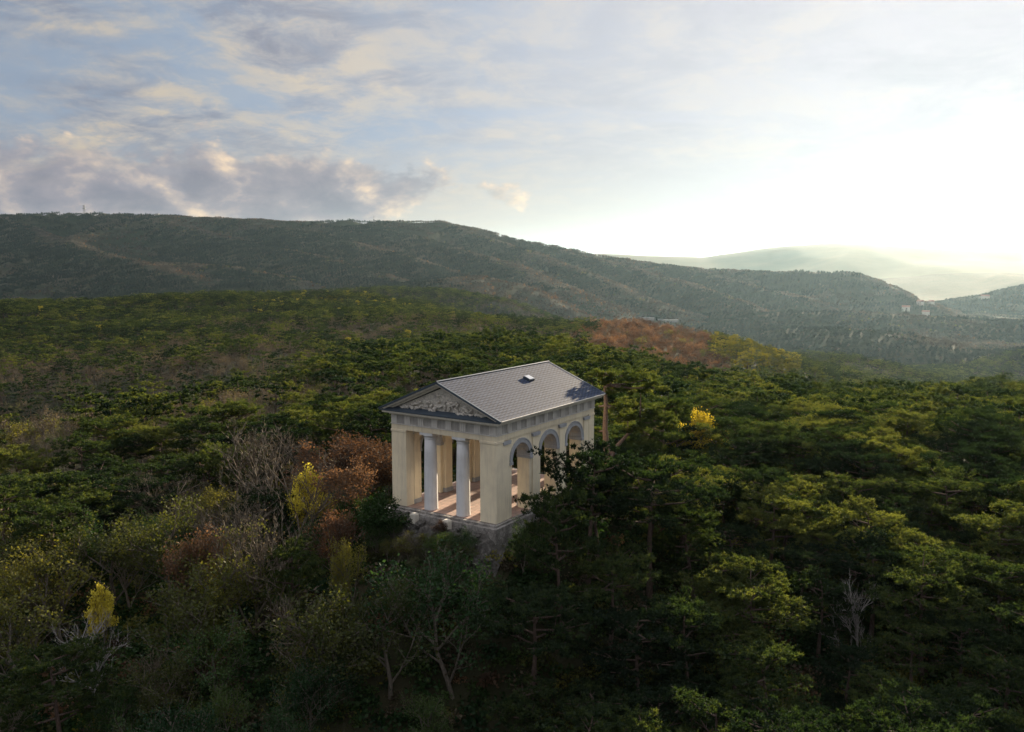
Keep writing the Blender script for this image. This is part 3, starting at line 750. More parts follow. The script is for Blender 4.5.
def leaning_pine():
    """the tall forked pine at the right rear corner, built limb by limb"""
    d = 81.0; x0, y0, _ = at(608, 500, d); g = hz(x0, y0) - .3; e = empty('pine_tree', (x0, y0, g)); rng = np.random.default_rng(77); rr = random.Random(77)
    L_ = lambda px, py, dd=0: Vector(at(px, py, d + dd)) - Vector((x0, y0, g))
    b = MB(); fork = L_(608, 462); b.tube([(0, 0, -.5), (0, 0, 2.5), fork], [.42, .38, .34], 9)
    main = [fork, L_(605, 430), L_(606, 405), L_(605, 385), L_(604, 373)]; b.tube(main, [.32, .26, .2, .14, .07], 9)
    side = [fork, L_(616, 447, .5), L_(628, 434, 1), L_(640, 424, 1.5)]; b.tube(side, [.26, .2, .15, .1], 7)
    pads = [(604, 372, 0, .9), (596, 376, 1, .8), (613, 381, 0, 1.0), (622, 377, -1, 1.1), (634, 375, 0, 1.2), (645, 380, .5, 1.1), (626, 386, 1, 1.1), (641, 391, 1, 1.0), (655, 388, -1, .9), (617, 391, -1, .8),
            (616, 408, -.5, .8), (624, 405, 0, .8), (628, 417, .5, 1.0), (640, 415, 1, 1.2), (652, 411, 2, 1.1), (661, 418, 1, 1.1), (646, 424, 0, 1.0), (633, 428, 1, .9), (597, 430, 2, .7), (596, 405, 2, .6), (668, 426, 1.5, .8)]
    Cs = []
    for px, py, dd, r in pads:
        p = L_(px, py, dd); src = min(main + side, key=lambda q: (q - p).length); b.tube([src, src.lerp(p, .5) - Vector((0, 0, .15)), p], [.13, .08, .04], 5)
        r *= 1.15; lum = rng.uniform(-1, 1, size=(11, 3)) * np.array([.95, .95, .24]) * r; n = int(190 * r * r)
        Cs.append(np.array(p)[None] + lum[rng.integers(0, 11, n)] + rng.normal(size=(n, 3)) * np.array([.16, .16, .08]) * r)
    Cs = np.concatenate(Cs); b.build('trunk', M['redbark'], e)
    o = bpy.data.objects.new('crown', tri_mesh('needles', blades(Cs, np.zeros_like(Cs) + np.array([0, 0, 1.]), .24, .085, rng, 7), 3, M['pine'])); COL.objects.link(o); o.parent = e
    tag(e, 'tall forked pine with bare reddish trunk close behind the right rear corner of the temple', 'pine tree'); occupied.append((x0, y0, 3.0)); occupied.append((x0 + 3, y0, 2.4))
leaning_pine()

special('pine', 4, 590, 449, 64, 9.4, 'spreading pine whose flat branches cross in front of the two rear arches', 'pine tree', .6, wide=.85)
special('pine', 3, 564, 490, 60, 9.4, 'dark pine just in front of the first side arch of the temple', 'pine tree', 2.2, wide=.66)
special('pine', 6, 652, 458, 68, 9.4, 'broad pine right of the rear side arch with sunlit upper pads', 'pine tree', 4.1, wide=1.0)
special('pine', 0, 664, 396, 92, 9.4, 'layered pine left behind the yellow tree', 'pine tree', 3.1, wide=.7)
special('gold', 0, 688, 414, 84, 4.9, 'bright golden yellow tree glowing among the pines right of the temple', 'tree', 1.2, wide=1.0)
special('gold', 0, 304, 469, 71, 4.9, 'small bright lemon yellow tree between the bare bushes left of the temple', 'tree', .3, wide=.72)
special('olive', 0, 228, 540, 58, 6.3, 'yellow green tree with golden leaf clusters on the dark slope left', 'tree', .7)
special('yellow', 0, 222, 548, 56, 4.9, 'sparse golden tree low on the slope, left of the bare bush', 'tree', 2.7, wide=.62)
for k, (px, py, d, h, w) in enumerate(((350, 444, 77, 5.6, 1.25), (375, 440, 82, 5.6, 1.15), (325, 452, 80, 5.6, 1.1), (362, 468, 73, 5.6, 1.05), (386, 458, 78, 5.6, .9))):
    special('rust', k % 3, px, py, d, h, ('rust brown oak at the middle of the clump left of the temple', 'reddish oak at the back of the clump beside the temple roof corner', 'rust brown oak above the small lemon yellow tree', 'low copper coloured oak in front of the oak clump', 'reddish brown oak nearest the left corner pier of the temple')[k], 'oak tree', k * 1.3, 'rust brown oaks left of the temple', w)
special('rust', 0, 333, 520, 64, 5.6, 'small peach brown oak in front of the dark evergreen bush', 'oak tree', 2.0, None, .7)
special('olive', 1, 354, 535, 61, 6.3, 'slender yellow green tree beside the small peach brown oak', 'tree', 2.0, None, .5)
special('dark', 0, 378, 500, 67, 3.7, 'rounded dark evergreen bush at the left corner of the temple terrace', 'bush', .5, None, .95)
special('dark', 0, 352, 505, 70, 3.7, 'dark evergreen bush tucked under the rust brown oaks', 'bush', 2.5, None, .8)
special('bush', 0, 280, 480, 63, 4.9, 'large grey brown bare bush with upright twigs, below the lemon yellow tree', 'bush', .2, None, 1.15)
special('bush', 1, 262, 445, 76, 4.9, 'large bare twiggy bush above the lemon yellow tree', 'bush', 1.2, None, 1.2)
special('bush', 2, 320, 440, 92, 4.9, 'bare bush behind the rust brown oaks', 'bush', 1.2, None, 1.1)
special('dead', 0, 862, 598, 49, 5.2, 'dead grey leafless tree with drooping branches among the dark pines at lower right', 'dead tree', 1.0, None, .62)
special('dead', 1, 92, 628, 47, 5.2, 'dead pale leafless tree with upright branches on the dark slope at lower left', 'dead tree', .4, None, .8)
special('olive', 2, 108, 515, 62, 6.3, 'broad olive yellow tree on the slope at far left', 'tree', .4, None, 1.15)
special('olive', 1, 28, 590, 50, 6.3, 'dull olive yellow tree at the left edge of the view', 'tree', 1.4, None, 1.1)
for k, (px, py, d, i_) in enumerate(((165, 508, 66, 0), (62, 545, 58, 1), (178, 585, 52, 2), (300, 590, 52, 1), (388, 585, 54, 0), (20, 520, 64, 2))):
    special('olive', i_, px, py, d, 6.3, ('olive tree with a rounded yellow green crown, upslope of the golden tree', 'olive brown tree beneath the broad olive tree at far left', 'low olive green tree right of the pale dead tree', 'dim olive tree under the slender yellow green tree', 'olive tree right under the rock bank of the temple', 'olive green tree at the far left edge under the flat pines')[k], 'tree', k * 1.3, None, 1.1)
for k, (px, py, d, kd, i_, w_) in enumerate(((160, 478, 80, 'dry', 2, 1.2), (100, 583, 53, 'yellow', 1, .55), (205, 495, 68, 'dry', 0, 1.1), (250, 520, 60, 'bush', 2, 1.0), (190, 535, 60, 'rust', 1, .8), (455, 575, 55, 'green', 2, 1.1))):
    special(kd, i_, px, py, d, {'sage': 4.2, 'yellow': 4.9, 'dry': 6.3, 'bush': 4.9, 'rust': 5.6, 'green': 6.3}[kd], ('leafless grey brown tree at the foot of the flat topped pines at left', 'small golden bush above the pale dead tree at lower left', 'nearly bare grey tree between the olive trees and the big bare bush', 'bare twiggy bush right of the golden tree', 'copper brown tree upslope of the golden tree on the left', 'green tree right below the rock bank near the temple corner')[k], 'tree' if kd in ('dry', 'rust', 'green') else 'bush', k * .9, None, w_)
for k, (px, py, d) in enumerate(((360, 402, 112), (320, 410, 108), (400, 412, 100), (270, 425, 96))):
    special('pine', (1, 3, 6, 4)[k], px, py, d, 9.4, 'flat topped pine, %s of the row behind the rust brown oaks' % ('tallest', 'second from the left', 'nearest the temple', 'leftmost')[k], 'pine tree', k * 1.7, 'pines behind the rust brown oaks', 1.15)
for k, (px, py, d) in enumerate(((35, 468, 84), (95, 466, 86), (165, 455, 90), (200, 450, 93), (60, 490, 75), (130, 478, 80), (10, 480, 80))):
    special('pine', (1, 6, 4, 3, 1, 6, 4)[k], px, py, d, 9.4, 'flat topped green pine in the open row along the left spur', 'pine tree', k * 2.1, 'flat topped pines along the left spur', 1.15)

for k, (u, v, kk, i_, h) in enumerate(((1.6, -3.0, 'green', 0, 2.0), (.4, -3.0, 'olive', 1, 2.0), (2.9, -2.9, 'green', 1, 1.6), (4.4, -3.3, 'olive', 2, 1.6), (8.0, -2.6, 'green', 2, 1.2), (8.9, -4.0, 'green', 1, 1.9), (5.4, -3.4, 'dry', 0, 1.7), (3.2, -3.7, 'green', 2, 2.0), (10.2, -2.9, 'green', 0, 1.4), (6.9, -3.0, 'sage', 1, 1.1), (2.0, -3.6, 'olive', 2, 1.9), (9.6, -2.6, 'rust', 1, 1.3), (8.4, -3.3, 'sage', 0, 1.2), (4.0, -2.0, 'rust', 2, 1.2), (2.6, -2.7, 'olive', 0, 1.5), (10.6, -3.6, 'dry', 1, 1.6), (6.2, -3.9, 'rust', 0, 1.2), (7.3, -4.4, 'olive', 1, 1.4), (1.2, -2.4, 'green', 0, 1.7), (4.8, -4.3, 'sage', 1, 1.3))):
    q = world(u, v); z_ = max(bank_z(u, v), hz(q[0], q[1])) - .1
    place(BROAD[kk][i_], q[0], q[1], z_, h / 4.6, k * 1.1, 'low autumn shrub rooted in the rock bank below the temple front', 'shrub', 'low shrubs on the rock bank')
# ------------------------------------------------------------------ random forest near the camera
def blocked(px, py_top, halfw, y):
    """would this crown hide what the photograph shows open?"""
    for xa, xb, lim in ((372, 402, 522), (402, 478, 533), (478, 498, 526), (498, 535, 512), (535, 600, 468), (310, 372, 496), (235, 310, 476), (603, 620, 462), (664, 706, 452)):
        if px + halfw * .8 > xa and px - halfw * .8 < xb and py_top < lim: return True
    return False
cnt = {'pine': 0, 'broad': 0}
cands = []
sp = 3.55
gx = np.arange(-170, 170, sp); gy = np.arange(24, 232, sp * .87)
rr = random.Random(3)
for j, y in enumerate(gy):
    for x in gx:
        X = x + (j % 2) * sp / 2 + rr.uniform(-.42, .42) * sp; Y = y + rr.uniform(-.42, .42) * sp
        if abs(X) > Y * .66 + 9: continue
        cands.append((X, Y, rr.random(), rr.random(), rr.random(), rr.random()))
cz = height(np.array([c[0] for c in cands]), np.array([c[1] for c in cands]))
NZ = vnoise(np.array([c[0] for c in cands]) / 14, np.array([c[1] for c in cands]) / 14, 31)
order = sorted(range(len(cands)), key=lambda i: math.hypot(cands[i][0], cands[i][1]))
RESTP = []; RESTB = []
cth, sth = math.cos(TH), math.sin(TH)
SPACED = []
def region(px, py, y, nz, q):
    """which kind grows here: from the tree's projected place, i.e. from its azimuth and distance"""
    if y > 215 and px < 330: return 'pine' if (py < 400 and q < .55 + .3 * nz) else ('dry' if q < .6 else 'sage')
    if px > 590 + 0 * q: return 'pine' if q < .965 else 'olive'
    if px > 440 and y > 88: return 'pine' if q < .85 else 'dry'
    if 330 < px < 620 and y > 120: return 'pine' if q < (.62 if px < 470 else .8) + .3 * nz else 'dry'
    if py < 455 and px < 340:   # spur on the left
        if nz > .5: return 'pine'
        return 'dry' if q < .5 else ('sage' if q < .85 else 'olive')
    if py < 500 and px < 230: return 'pine' if nz > .25 else ('dry' if q < .6 else 'olive')
    if px < 430 and y < 90:
        if py > 640: return 'green' if q < .55 else ('olive' if q < .7 else ('dry' if q < .85 else 'pine'))
        if q < .20: return 'dry'
        if q < .40: return 'bush'
        if q < .66: return 'olive'
        if q < .86: return 'green'
        return 'pine'
    if px < 470 and y < 70: return 'pine' if q < .55 else ('green' if q < .85 else 'dry')
    return 'pine' if q < .9 else 'green'
LAB = {
    'pine': [('shaded dark green pine on the steep slope below the temple', 'pines on the shaded slope below the temple'),
             ('green layered pine on the slope right of the temple', 'pines right of the temple'),
             ('green flat topped pine on the plateau far right of the temple', 'pines on the right plateau'),
             ('green pine in the dense wood directly behind the temple roof', 'pines behind the temple'),
             ('green pine among leafless trees left of the temple', 'pines left of the temple')],
}
def zone(px, py, y):
    if px < 400: return 4
    if y < 62: return 0
    if px > 590: return 1 if y < 110 else 2
    return 3
GL = {'dry': ('grey brown nearly leafless tree in the %s', 'bare_tree'), 'bush': ('bare twiggy brown bush in the %s', 'bush'), 'olive': ('olive yellow autumn tree in the %s', 'tree'), 'green': ('green broadleaf tree in the %s', 'tree'), 'sage': ('grey green shrub in the %s', 'shrub')}
for i in order:
    X, Y, q, a, b_, c_ = cands[i]; z = float(cz[i]); nz = float(NZ[i])
    # temple footprint and its terrace
    lx = (X - cx) * cth - (Y - cy) * sth; ly = (X - cx) * sth + (Y - cy) * cth
    px, py = proj(X, Y, z + 7)
    k = region(px, py, Y, nz, q)
    hgt = (5.8 + 3.4 * a) if k == 'pine' else {'dry': 4.2 + 2.2 * a, 'bush': 2.6 + 1.8 * a, 'olive': 3.8 + 2.4 * a, 'green': 3.6 + 2.4 * a, 'sage': 2.2 + 1.6 * a}[k]
    if Y > 100 and k == 'pine': hgt += .8
    crownr = hgt * (.30 if k == 'pine' else .36)
    if -W / 2 - 1.2 - crownr < lx < W / 2 + .6 + crownr and -L / 2 - 1.2 - crownr < ly < L / 2 + 1.2 + crownr: continue
    gap = (3.3 if k == 'pine' else 2.5) * (1 if Y < 140 else 1.12)
    if any((X - o[0]) ** 2 + (Y - o[1]) ** 2 < (o[2] + .6) ** 2 for o in occupied): continue
    bad = False
    for o in SPACED[-260:]:
        if (X - o[0]) ** 2 + (Y - o[1]) ** 2 < gap * gap: bad = True; break
    if bad: continue
    ptx, pty = proj(X, Y, z + hgt); hw = crownr * F / Y
    if Y < 90 and blocked(ptx, pty, hw, Y):
        # try a smaller tree, else leave a gap
        ok = False
        for f_ in (.75, .55, .4):
            h2 = hgt * f_; ptx, pty = proj(X, Y, z + h2)
            if h2 > 1.7 and not blocked(ptx, pty, hw * f_, Y): hgt = h2; ok = True; break
        if not ok: continue
        if hgt < 4 and k == 'pine': k = 'green' if q < .5 else 'bush'
    SPACED.append((X, Y))
    vis = abs(ptx - 512) < 600 + 0 * Y and pty < 800
    rz = c_ * 6.28
    if k == 'pine':
        if vis and cnt['pine'] < 289:
            cnt['pine'] += 1; zn = zone(px, py, Y); lb, gr = LAB['pine'][zn]
            pi_ = int(b_ * 10) % 10
            place(PINES[pi_], X, Y, z, hgt / 9.1, rz, lb, 'pine tree', gr, (random.uniform(-.05, .05), random.uniform(-.05, .05)))
        else: RESTP.append((X, Y, z, hgt, rz))
    else:
        if vis and cnt['broad'] < 260:
            cnt['broad'] += 1
            P_ = BROAD[k]; pr = P_[int(b_ * len(P_)) % len(P_)]
            where = 'mixed wood left of the temple' if px < 400 and Y > 62 else ('shaded foreground slope' if Y <= 62 else 'pine wood around the temple')
            lb, cat = GL[k]
            Hn = {'dry': 6.3, 'bush': 4.9, 'olive': 6.3, 'green': 6.3, 'sage': 4.2}[k]
            place(pr, X, Y, z, hgt / Hn, rz, lb % where, cat.replace('_', ' '), (lb % where).replace('tree', 'trees').replace('bush ', 'bushes ').replace('shrub', 'shrubs'), (random.uniform(-.06, .06), random.uniform(-.06, .06)))
        else: RESTB.append((X, Y, z, hgt, rz, k))
print('individual', cnt, 'rest', len(RESTP), len(RESTB))
# undergrowth: low scrub covering the forest floor near the camera (uncountable)

# ------------------------------------------------------------------ the wood beyond, as instances
def hidden_obj(name, me):
    return bpy.data.objects.new(name, me)
def join_np(parts):
    """parts: list of mesh data -> single mesh keeping materials"""
    V = []; Fl = []; mi = []; mats = []; off = 0
    me = bpy.data.meshes.new('low_tree')
    for p in parts:
        if p is None: continue
        v = np.empty(len(p.vertices) * 3, np.float32); p.vertices.foreach_get('co', v); v = v.reshape(-1, 3)
        m_ = p.materials[0]
        if m_ not in mats: mats.append(m_)
        k = mats.index(m_)
        for f in p.polygons: Fl.append([x + off for x in f.vertices]); mi.append(k)
        V.append(v); off += len(v)
    V = np.concatenate(V); me.from_pydata(V.tolist(), [], Fl)
    for m_ in mats: me.materials.append(m_)
    me.polygons.foreach_set('material_index', mi); me.update(); return me
LOW = []  # (kind, mesh)
for k in range(4): LOW.append(('pine', join_np(pine_meshes(300 + k, 9, 1, 'pine', (1.15, 1.35, 1.0, 1.2)[k], (.5, .6, .4, .5)[k]))))
for k in range(2): LOW.append(('dry', join_np(broad_meshes(310 + k, 7, 'dry', 1.0, .14, .45, lod=1))))
LOW.append(('sage', join_np(broad_meshes(320, 5, 'sage', 2.2, .14, .5, lod=1, upright=.7, trunkh=.08))))
for k in range(2): LOW.append(('rust', join_np(broad_meshes(330 + k, 7, 'rust', 2.2, .17, .46, lod=1))))
LOW.append(('larch', join_np(pine_meshes(340, 9.5, 1, 'larch', .30, .1))))
LOW.append(('olive', join_np(broad_meshes(350, 7, 'olive', 2.2, .17, .46, lod=1))))
KID = {}
for i, (k, m_) in enumerate(LOW): KID.setdefault(k, []).append(i)
def clump(seed, mix_, n=9, R_=15):
    """patch of tiny far trees, seen only kilometres away"""
    rg = np.random.default_rng(seed); V = []; mi = []; kinds = list(dict.fromkeys(mix_)); rr = random.Random(seed)
    for t in range(n):
        a = t * 2.4 + rr.uniform(-.4, .4); r = R_ * math.sqrt((t + .5) / n); k = mix_[rr.randrange(len(mix_))]
        h = rr.uniform(8, 13) if k == 'farpine' else rr.uniform(7, 11); w = h * (.26 if k == 'farpine' else .36)
        nb = 74; d = rg.normal(size=(nb, 3)); d /= np.linalg.norm(d, axis=1)[:, None]; d *= rg.uniform(.55, 1, (nb, 1))
        c = np.array([r * math.cos(a), r * math.sin(a), h * .38]) + d * np.array([w, w, h * .46])
        v = leaves(c, 2.0, rg, 1, .1); V.append(v); mi += [kinds.index(k)] * nb
    V = np.concatenate(V); return mesh_np('tree_clump', V, np.arange(len(V)).reshape(-1, 4), [M[k] for k in kinds], mi)
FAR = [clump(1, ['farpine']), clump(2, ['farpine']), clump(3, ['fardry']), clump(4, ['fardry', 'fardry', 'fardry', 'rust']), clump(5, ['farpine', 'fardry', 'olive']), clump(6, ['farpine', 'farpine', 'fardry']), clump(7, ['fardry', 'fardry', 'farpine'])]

def scatter(name, meshes, P_, S3, ROT, IDX, parentcol=None):
    """one object: a cloud of points, each showing one of the meshes"""
    pc = bpy.data.collections.new(name + '_shapes')
    for i, m_ in enumerate(meshes): pc.objects.link(hidden_obj('%s_shape_%02d' % (name, i), m_))
    me = bpy.data.meshes.new(name); n = len(P_); me.vertices.add(n); me.vertices.foreach_set('co', np.asarray(P_, np.float32).ravel())
    for nm, ty, dat in (('scl', 'FLOAT_VECTOR', S3), ('rotv', 'FLOAT_VECTOR', ROT)):
        at_ = me.attributes.new(nm, ty, 'POINT'); at_.data.foreach_set('vector', np.asarray(dat, np.float32).ravel())
    at_ = me.attributes.new('idx', 'INT', 'POINT'); at_.data.foreach_set('value', np.asarray(IDX, np.int32))
    o = bpy.data.objects.new(name, me); COL.objects.link(o)
    ng = bpy.data.node_groups.new(name, 'GeometryNodeTree')
    ng.interface.new_socket('Geometry', in_out='INPUT', socket_type='NodeSocketGeometry'); ng.interface.new_socket('Geometry', in_out='OUTPUT', socket_type='NodeSocketGeometry')
    gi = ng.nodes.new('NodeGroupInput'); go = ng.nodes.new('NodeGroupOutput')
    ci = ng.nodes.new('GeometryNodeCollectionInfo'); ci.inputs[0].default_value = pc; ci.inputs[1].default_value = True; ci.inputs[2].default_value = True
    ip = ng.nodes.new('GeometryNodeInstanceOnPoints'); ip.inputs['Pick Instance'].default_value = True
    def attr(nm, ty):
        a = ng.nodes.new('GeometryNodeInputNamedAttribute'); a.data_type = ty; a.inputs[0].default_value = nm; return a.outputs[0]
    l = ng.links.new
    l(gi.outputs[0], ip.inputs['Points']); l(ci.outputs[0], ip.inputs['Instance']); l(attr('idx', 'INT'), ip.inputs['Instance Index'])
    e2r = ng.nodes.new('FunctionNodeEulerToRotation'); l(attr('rotv', 'FLOAT_VECTOR'), e2r.inputs[0])
    l(e2r.outputs[0], ip.inputs['Rotation']); l(attr('scl', 'FLOAT_VECTOR'), ip.inputs['Scale']); l(ip.outputs[0], go.inputs[0])
    md = o.modifiers.new('trees', 'NODES'); md.node_group = ng
    return o

# what can be seen from round the camera: running horizon per azimuth
VA = np.radians(np.linspace(-40, 40, 321)); VR = np.geomspace(30, 4200, 420)
vr, va = np.meshgrid(VR, VA, indexing='ij'); vz = height(vr * np.sin(va), vr * np.cos(va))
el = (vz + 5 - CAMZ) / vr; hor = np.maximum.accumulate(el, 0)
def visible(x, y, ztop, margin=.0045):
    r = np.hypot(x, y); a = np.arctan2(x, y)
    ia = np.clip(((a - VA[0]) / (VA[1] - VA[0])).round().astype(int), 0, len(VA) - 1); ir = np.clip(np.searchsorted(VR, r * .985) - 1, 0, len(VR) - 1)
    return (ztop - CAMZ) / r > hor[ir, ia] - margin - 3.0 / r
def projn(x, y, z):
    Z = z - CAMZ; d = y * math.cos(PITCH) - Z * math.sin(PITCH); up = y * math.sin(PITCH) + Z * math.cos(PITCH)
    return 512 + F * x / d, 366 - F * up / d
def polar_points(r0, r1, spacing, seed, half=37):
    rg = np.random.default_rng(seed); ys = []
    n = int(.5 * (r1 ** 2 - r0 ** 2) * 2 * math.radians(half) / spacing ** 2 * 1.12)
    # jittered grid in xy
    m_ = int(2 * r1 / spacing); gx, gy = np.meshgrid(np.arange(-r1 * .64, r1 * .64, spacing), np.arange(r0 * .6, r1, spacing))
    gx = gx + (np.arange(gx.shape[0])[:, None] % 2) * spacing / 2
    x = (gx + rg.uniform(-.4, .4, gx.shape) * spacing).ravel(); y = (gy + rg.uniform(-.4, .4, gx.shape) * spacing).ravel()
    r = np.hypot(x, y); k = (r >= r0) & (r < r1) & (np.abs(np.arctan2(x, y)) < math.radians(half)); return x[k], y[k], rg
kmap = {'dry': 'dry', 'bush': 'dry', 'olive': 'olive', 'green': 'olive', 'sage': 'sage'}
PP = []; QQ = []   # pines, others: (x,y,z,h,rz,idx)
for (X, Y, z, h, rz) in RESTP: PP.append((X, Y, z, h / 9.1, rz, KID['pine'][random.randrange(4)]))
for (X, Y, z, h, rz, k) in RESTB:
    kk = KID[kmap[k]]; QQ.append((X, Y, z, h / (7. if k != 'sage' else 5.), rz, kk[random.randrange(len(kk))]))
x1, y1, rg = polar_points(228, 1450, 6.1, 5)
k0 = ~((y1 < 232) & (np.abs(x1) < y1 * .66 + 9)); x1 = x1[k0]; y1 = y1[k0]
z1 = height(x1, y1); px1, py1 = projn(x1, y1, z1 + 7)
vis = visible(x1, y1, z1 + 9); x1, y1, z1, px1, py1 = x1[vis], y1[vis], z1[vis], px1[vis], py1[vis]
n1 = fbm(x1, y1, 90, 3, 40); n2 = fbm(x1, y1 * .6, 260, 3, 41); q1 = rg.random(len(x1)); s1 = rg.uniform(.62, 1.28, len(x1)); r1 = rg.uniform(0, 6.28, len(x1)); d1 = np.hypot(x1, y1)
print('mid trees', len(x1))
for i in range(len(x1)):
    px, py, q, d = px1[i], py1[i], q1[i], d1[i]; k = 'pine'
    if n2[i] < -.22 and q > .72: continue
    red = 545 < px < 800 and 380 < d < 760 and py > 318
    if red:
        edge = (px - 690) * .9 + (py - 345) * -1.0
        if px > 712 + 25 * n1[i] and py < 362 + (px - 760) * .45 + 14: k = 'larch' if q < .75 else 'pine'
        else: k = 'rust' if q < .72 else ('dry' if q < .93 else 'olive')
        if py > 372 or (px > 640 and py > 350 + (px - 640) * .25 + 30): k = 'pine'
        if px < 590 + 18 * n1[i] and q < .6: k = 'pine'
    elif px < 560:
        if d < 420 and px < 330: k = 'dry' if q < .5 else ('sage' if q < .75 else ('pine' if n1[i] > .0 else 'dry'))
        elif n2[i] + .45 * n1[i] > .36 or (q < .14 and n1[i] > 0): k = 'dry' if q < .62 else ('sage' if q < .62 else 'pine')
        elif q < .012: k = 'larch'
        elif q < .10: k = 'olive'
        if 240 < px < 470 and 700 < d < 950 and q < .16 and n1[i] > -.1: k = 'larch'
    else:
        if n1[i] > .35 and q < .6 and d > 420: k = 'dry'
    h = {'pine': 1.0, 'dry': .95, 'sage': .9, 'rust': 1.05, 'larch': 1.05, 'olive': 1.0}[k] * s1[i]
    kk = KID[k]; rec = (x1[i], y1[i], z1[i] - .3, h, r1[i], kk[int(q * 97) % len(kk)])
    (PP if k == 'pine' else QQ).append(rec)
def make_stuff(name, recs, label, cat):
    A = np.array(recs, float); rg = np.random.default_rng(3); n = len(A)
    S3 = np.stack([A[:, 3] * rg.uniform(.9, 1.25, n), A[:, 3] * rg.uniform(.9, 1.25, n), A[:, 3]], 1)
    RO = np.stack([rg.uniform(-.05, .05, n), rg.uniform(-.05, .05, n), A[:, 4]], 1)
    o = scatter(name, [m_ for _, m_ in LOW], A[:, :3], S3, RO, A[:, 5].astype(int)); return tag(o, label, cat, kind='stuff')
make_stuff('pine_forest', PP, 'dense dark green pine wood covering the middle distance beyond the temple hill', 'forest')
make_stuff('mixed_forest', QQ, 'leafless grey brown, rusty red and golden woodland between the pines in the middle distance', 'forest')
x2, y2, rg = polar_points(1400, 4000, 21, 8)
z2 = height(x2, y2); vis = visible(x2, y2, z2 + 12, .002); x2, y2, z2 = x2[vis], y2[vis], z2[vis]
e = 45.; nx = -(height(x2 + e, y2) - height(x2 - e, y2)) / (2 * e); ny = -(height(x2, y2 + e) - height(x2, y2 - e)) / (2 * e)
nf = fbm(x2, y2, 300, 4, 50) + .45 * fbm(x2, y2, 60, 2, 51) + np.clip(z2 / 600, -.1, .2) - .1 + np.clip(nx, -.4, .4) * 2.6; px2, py2 = projn(x2, y2, z2)  # sunward slopes get lighter brown trees: hillside light and shade put into colour
# valley floor with fields and houses stays open
open_ = (z2 < -128) & (fbm(x2, y2, 200, 3, 52) > .45)
keep = ~open_
x2, y2, z2, nx, ny, nf, px2, py2 = [a[keep] for a in (x2, y2, z2, nx, ny, nf, px2, py2)]
print('far clumps', len(x2))
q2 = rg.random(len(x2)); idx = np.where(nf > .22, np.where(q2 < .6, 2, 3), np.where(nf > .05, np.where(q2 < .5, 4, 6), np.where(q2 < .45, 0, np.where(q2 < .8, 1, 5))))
brown = (px2 > 440) & (px2 < 640) & (py2 > 275) & (y2 < 2300) & (q2 < .7); idx = np.where(brown, 3, idx)
RO = np.stack([-ny * .6, nx * .6, nx * 0], 1)
s2 = rg.uniform(.8, 1.15, len(x2))
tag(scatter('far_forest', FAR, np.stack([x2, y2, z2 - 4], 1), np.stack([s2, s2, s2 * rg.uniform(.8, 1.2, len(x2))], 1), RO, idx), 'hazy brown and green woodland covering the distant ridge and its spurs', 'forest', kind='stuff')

# low undergrowth on the near forest floor
def tussock(seed, mat):
    rg = np.random.default_rng(seed); c = rg.normal(size=(60, 3)) * np.array([.45, .45, .12]) + np.array([0, 0, .3]); return tri_mesh('tussock', leaves(c, .22, rg, 3, .12), 4, M[mat])
US = [tussock(1, 'green'), tussock(2, 'dry'), tussock(3, 'olive'), tussock(4, 'darkgreen'), tussock(5, 'rust')]
x3, y3, rg = polar_points(26, 135, 1.15, 12)
lx = (x3 - cx) * cth - (y3 - cy) * sth; ly = (x3 - cx) * sth + (y3 - cy) * cth
k = ~((np.abs(lx) < W / 2 + .7) & (np.abs(ly) < L / 2 + .9)) & ~((np.abs(lx) < 5.5) & (ly < -L / 2) & (ly > -L / 2 - 4) & (rg.random(len(x3)) < .82)); x3, y3 = x3[k], y3[k]; z3 = height(x3, y3)
i3 = rg.choice(5, len(x3), p=[.42, .13, .2, .2, .05]); s3 = rg.uniform(.6, 1.6, len(x3))
tag(scatter('undergrowth', US, np.stack([x3, y3, z3], 1), np.stack([s3, s3, s3], 1), np.stack([s3 * 0, s3 * 0, rg.uniform(0, 6, len(x3))], 1), i3), 'low scrub, grass and fallen leaves on the forest floor around the temple', 'undergrowth', kind='stuff')
print('undergrowth', len(x3))

# ------------------------------------------------------------------ far small things
def mast():
    x, y, z = at(84.5, 214, 3390); g = hz(x, y); r = empty('lookout_mast', (x, y, g)); H = 37
    b = MB()
    for sx in (-1, 1):
        for sy in (-1, 1): b.tube([(sx * 3, sy * 3, 0), (sx * 1.3, sy * 1.3, H)], [.45, .35], 5)
    for k in range(7):
        z0, z1 = H * k / 7, H * (k + 1) / 7; w0, w1 = 3 - 1.7 * k / 7, 3 - 1.7 * (k + 1) / 7
        for sx in (-1, 1):
            b.tube([(sx * w0, -w0, z0), (sx * w1, w1, z1)], [.2, .2], 4); b.tube([(-w0, sx * w0, z0), (w1, sx * w1, z1)], [.2, .2], 4)
    b.build('lattice', M['steel'], r)
    for zz, w in ((24, 5.5), (34, 4.6)):
        b = MB(); b.box(-w, w, -w, w, zz, zz + 1.6); b.build('platform', M['steel'], r)
    b = MB(); b.tube([(0, 0, H), (0, 0, H + 9)], [.3, .15], 5); b.build('antenna', M['steel'], r)
    tag(r, 'steel lattice mast with two platforms on the skyline of the long ridge at left', 'mast')
mast()
def mast2(px, py, H, label):
    x, y, z = at(px, py, 3290); g = hz(x, y); r = empty('radio_mast', (x, y, g)); b = MB(); b.tube([(0, 0, 0), (0, 0, H)], [.8, .4], 6); b.build('pole', M['steel'], r)
    b = MB(); b.box(-1.6, 1.6, -1.6, 1.6, H * .7, H * .7 + 2); b.build('platform', M['steel'], r); tag(r, label, 'mast')
mast2(374, 221, 26, 'thin mast standing above the trees at the middle of the ridge skyline')
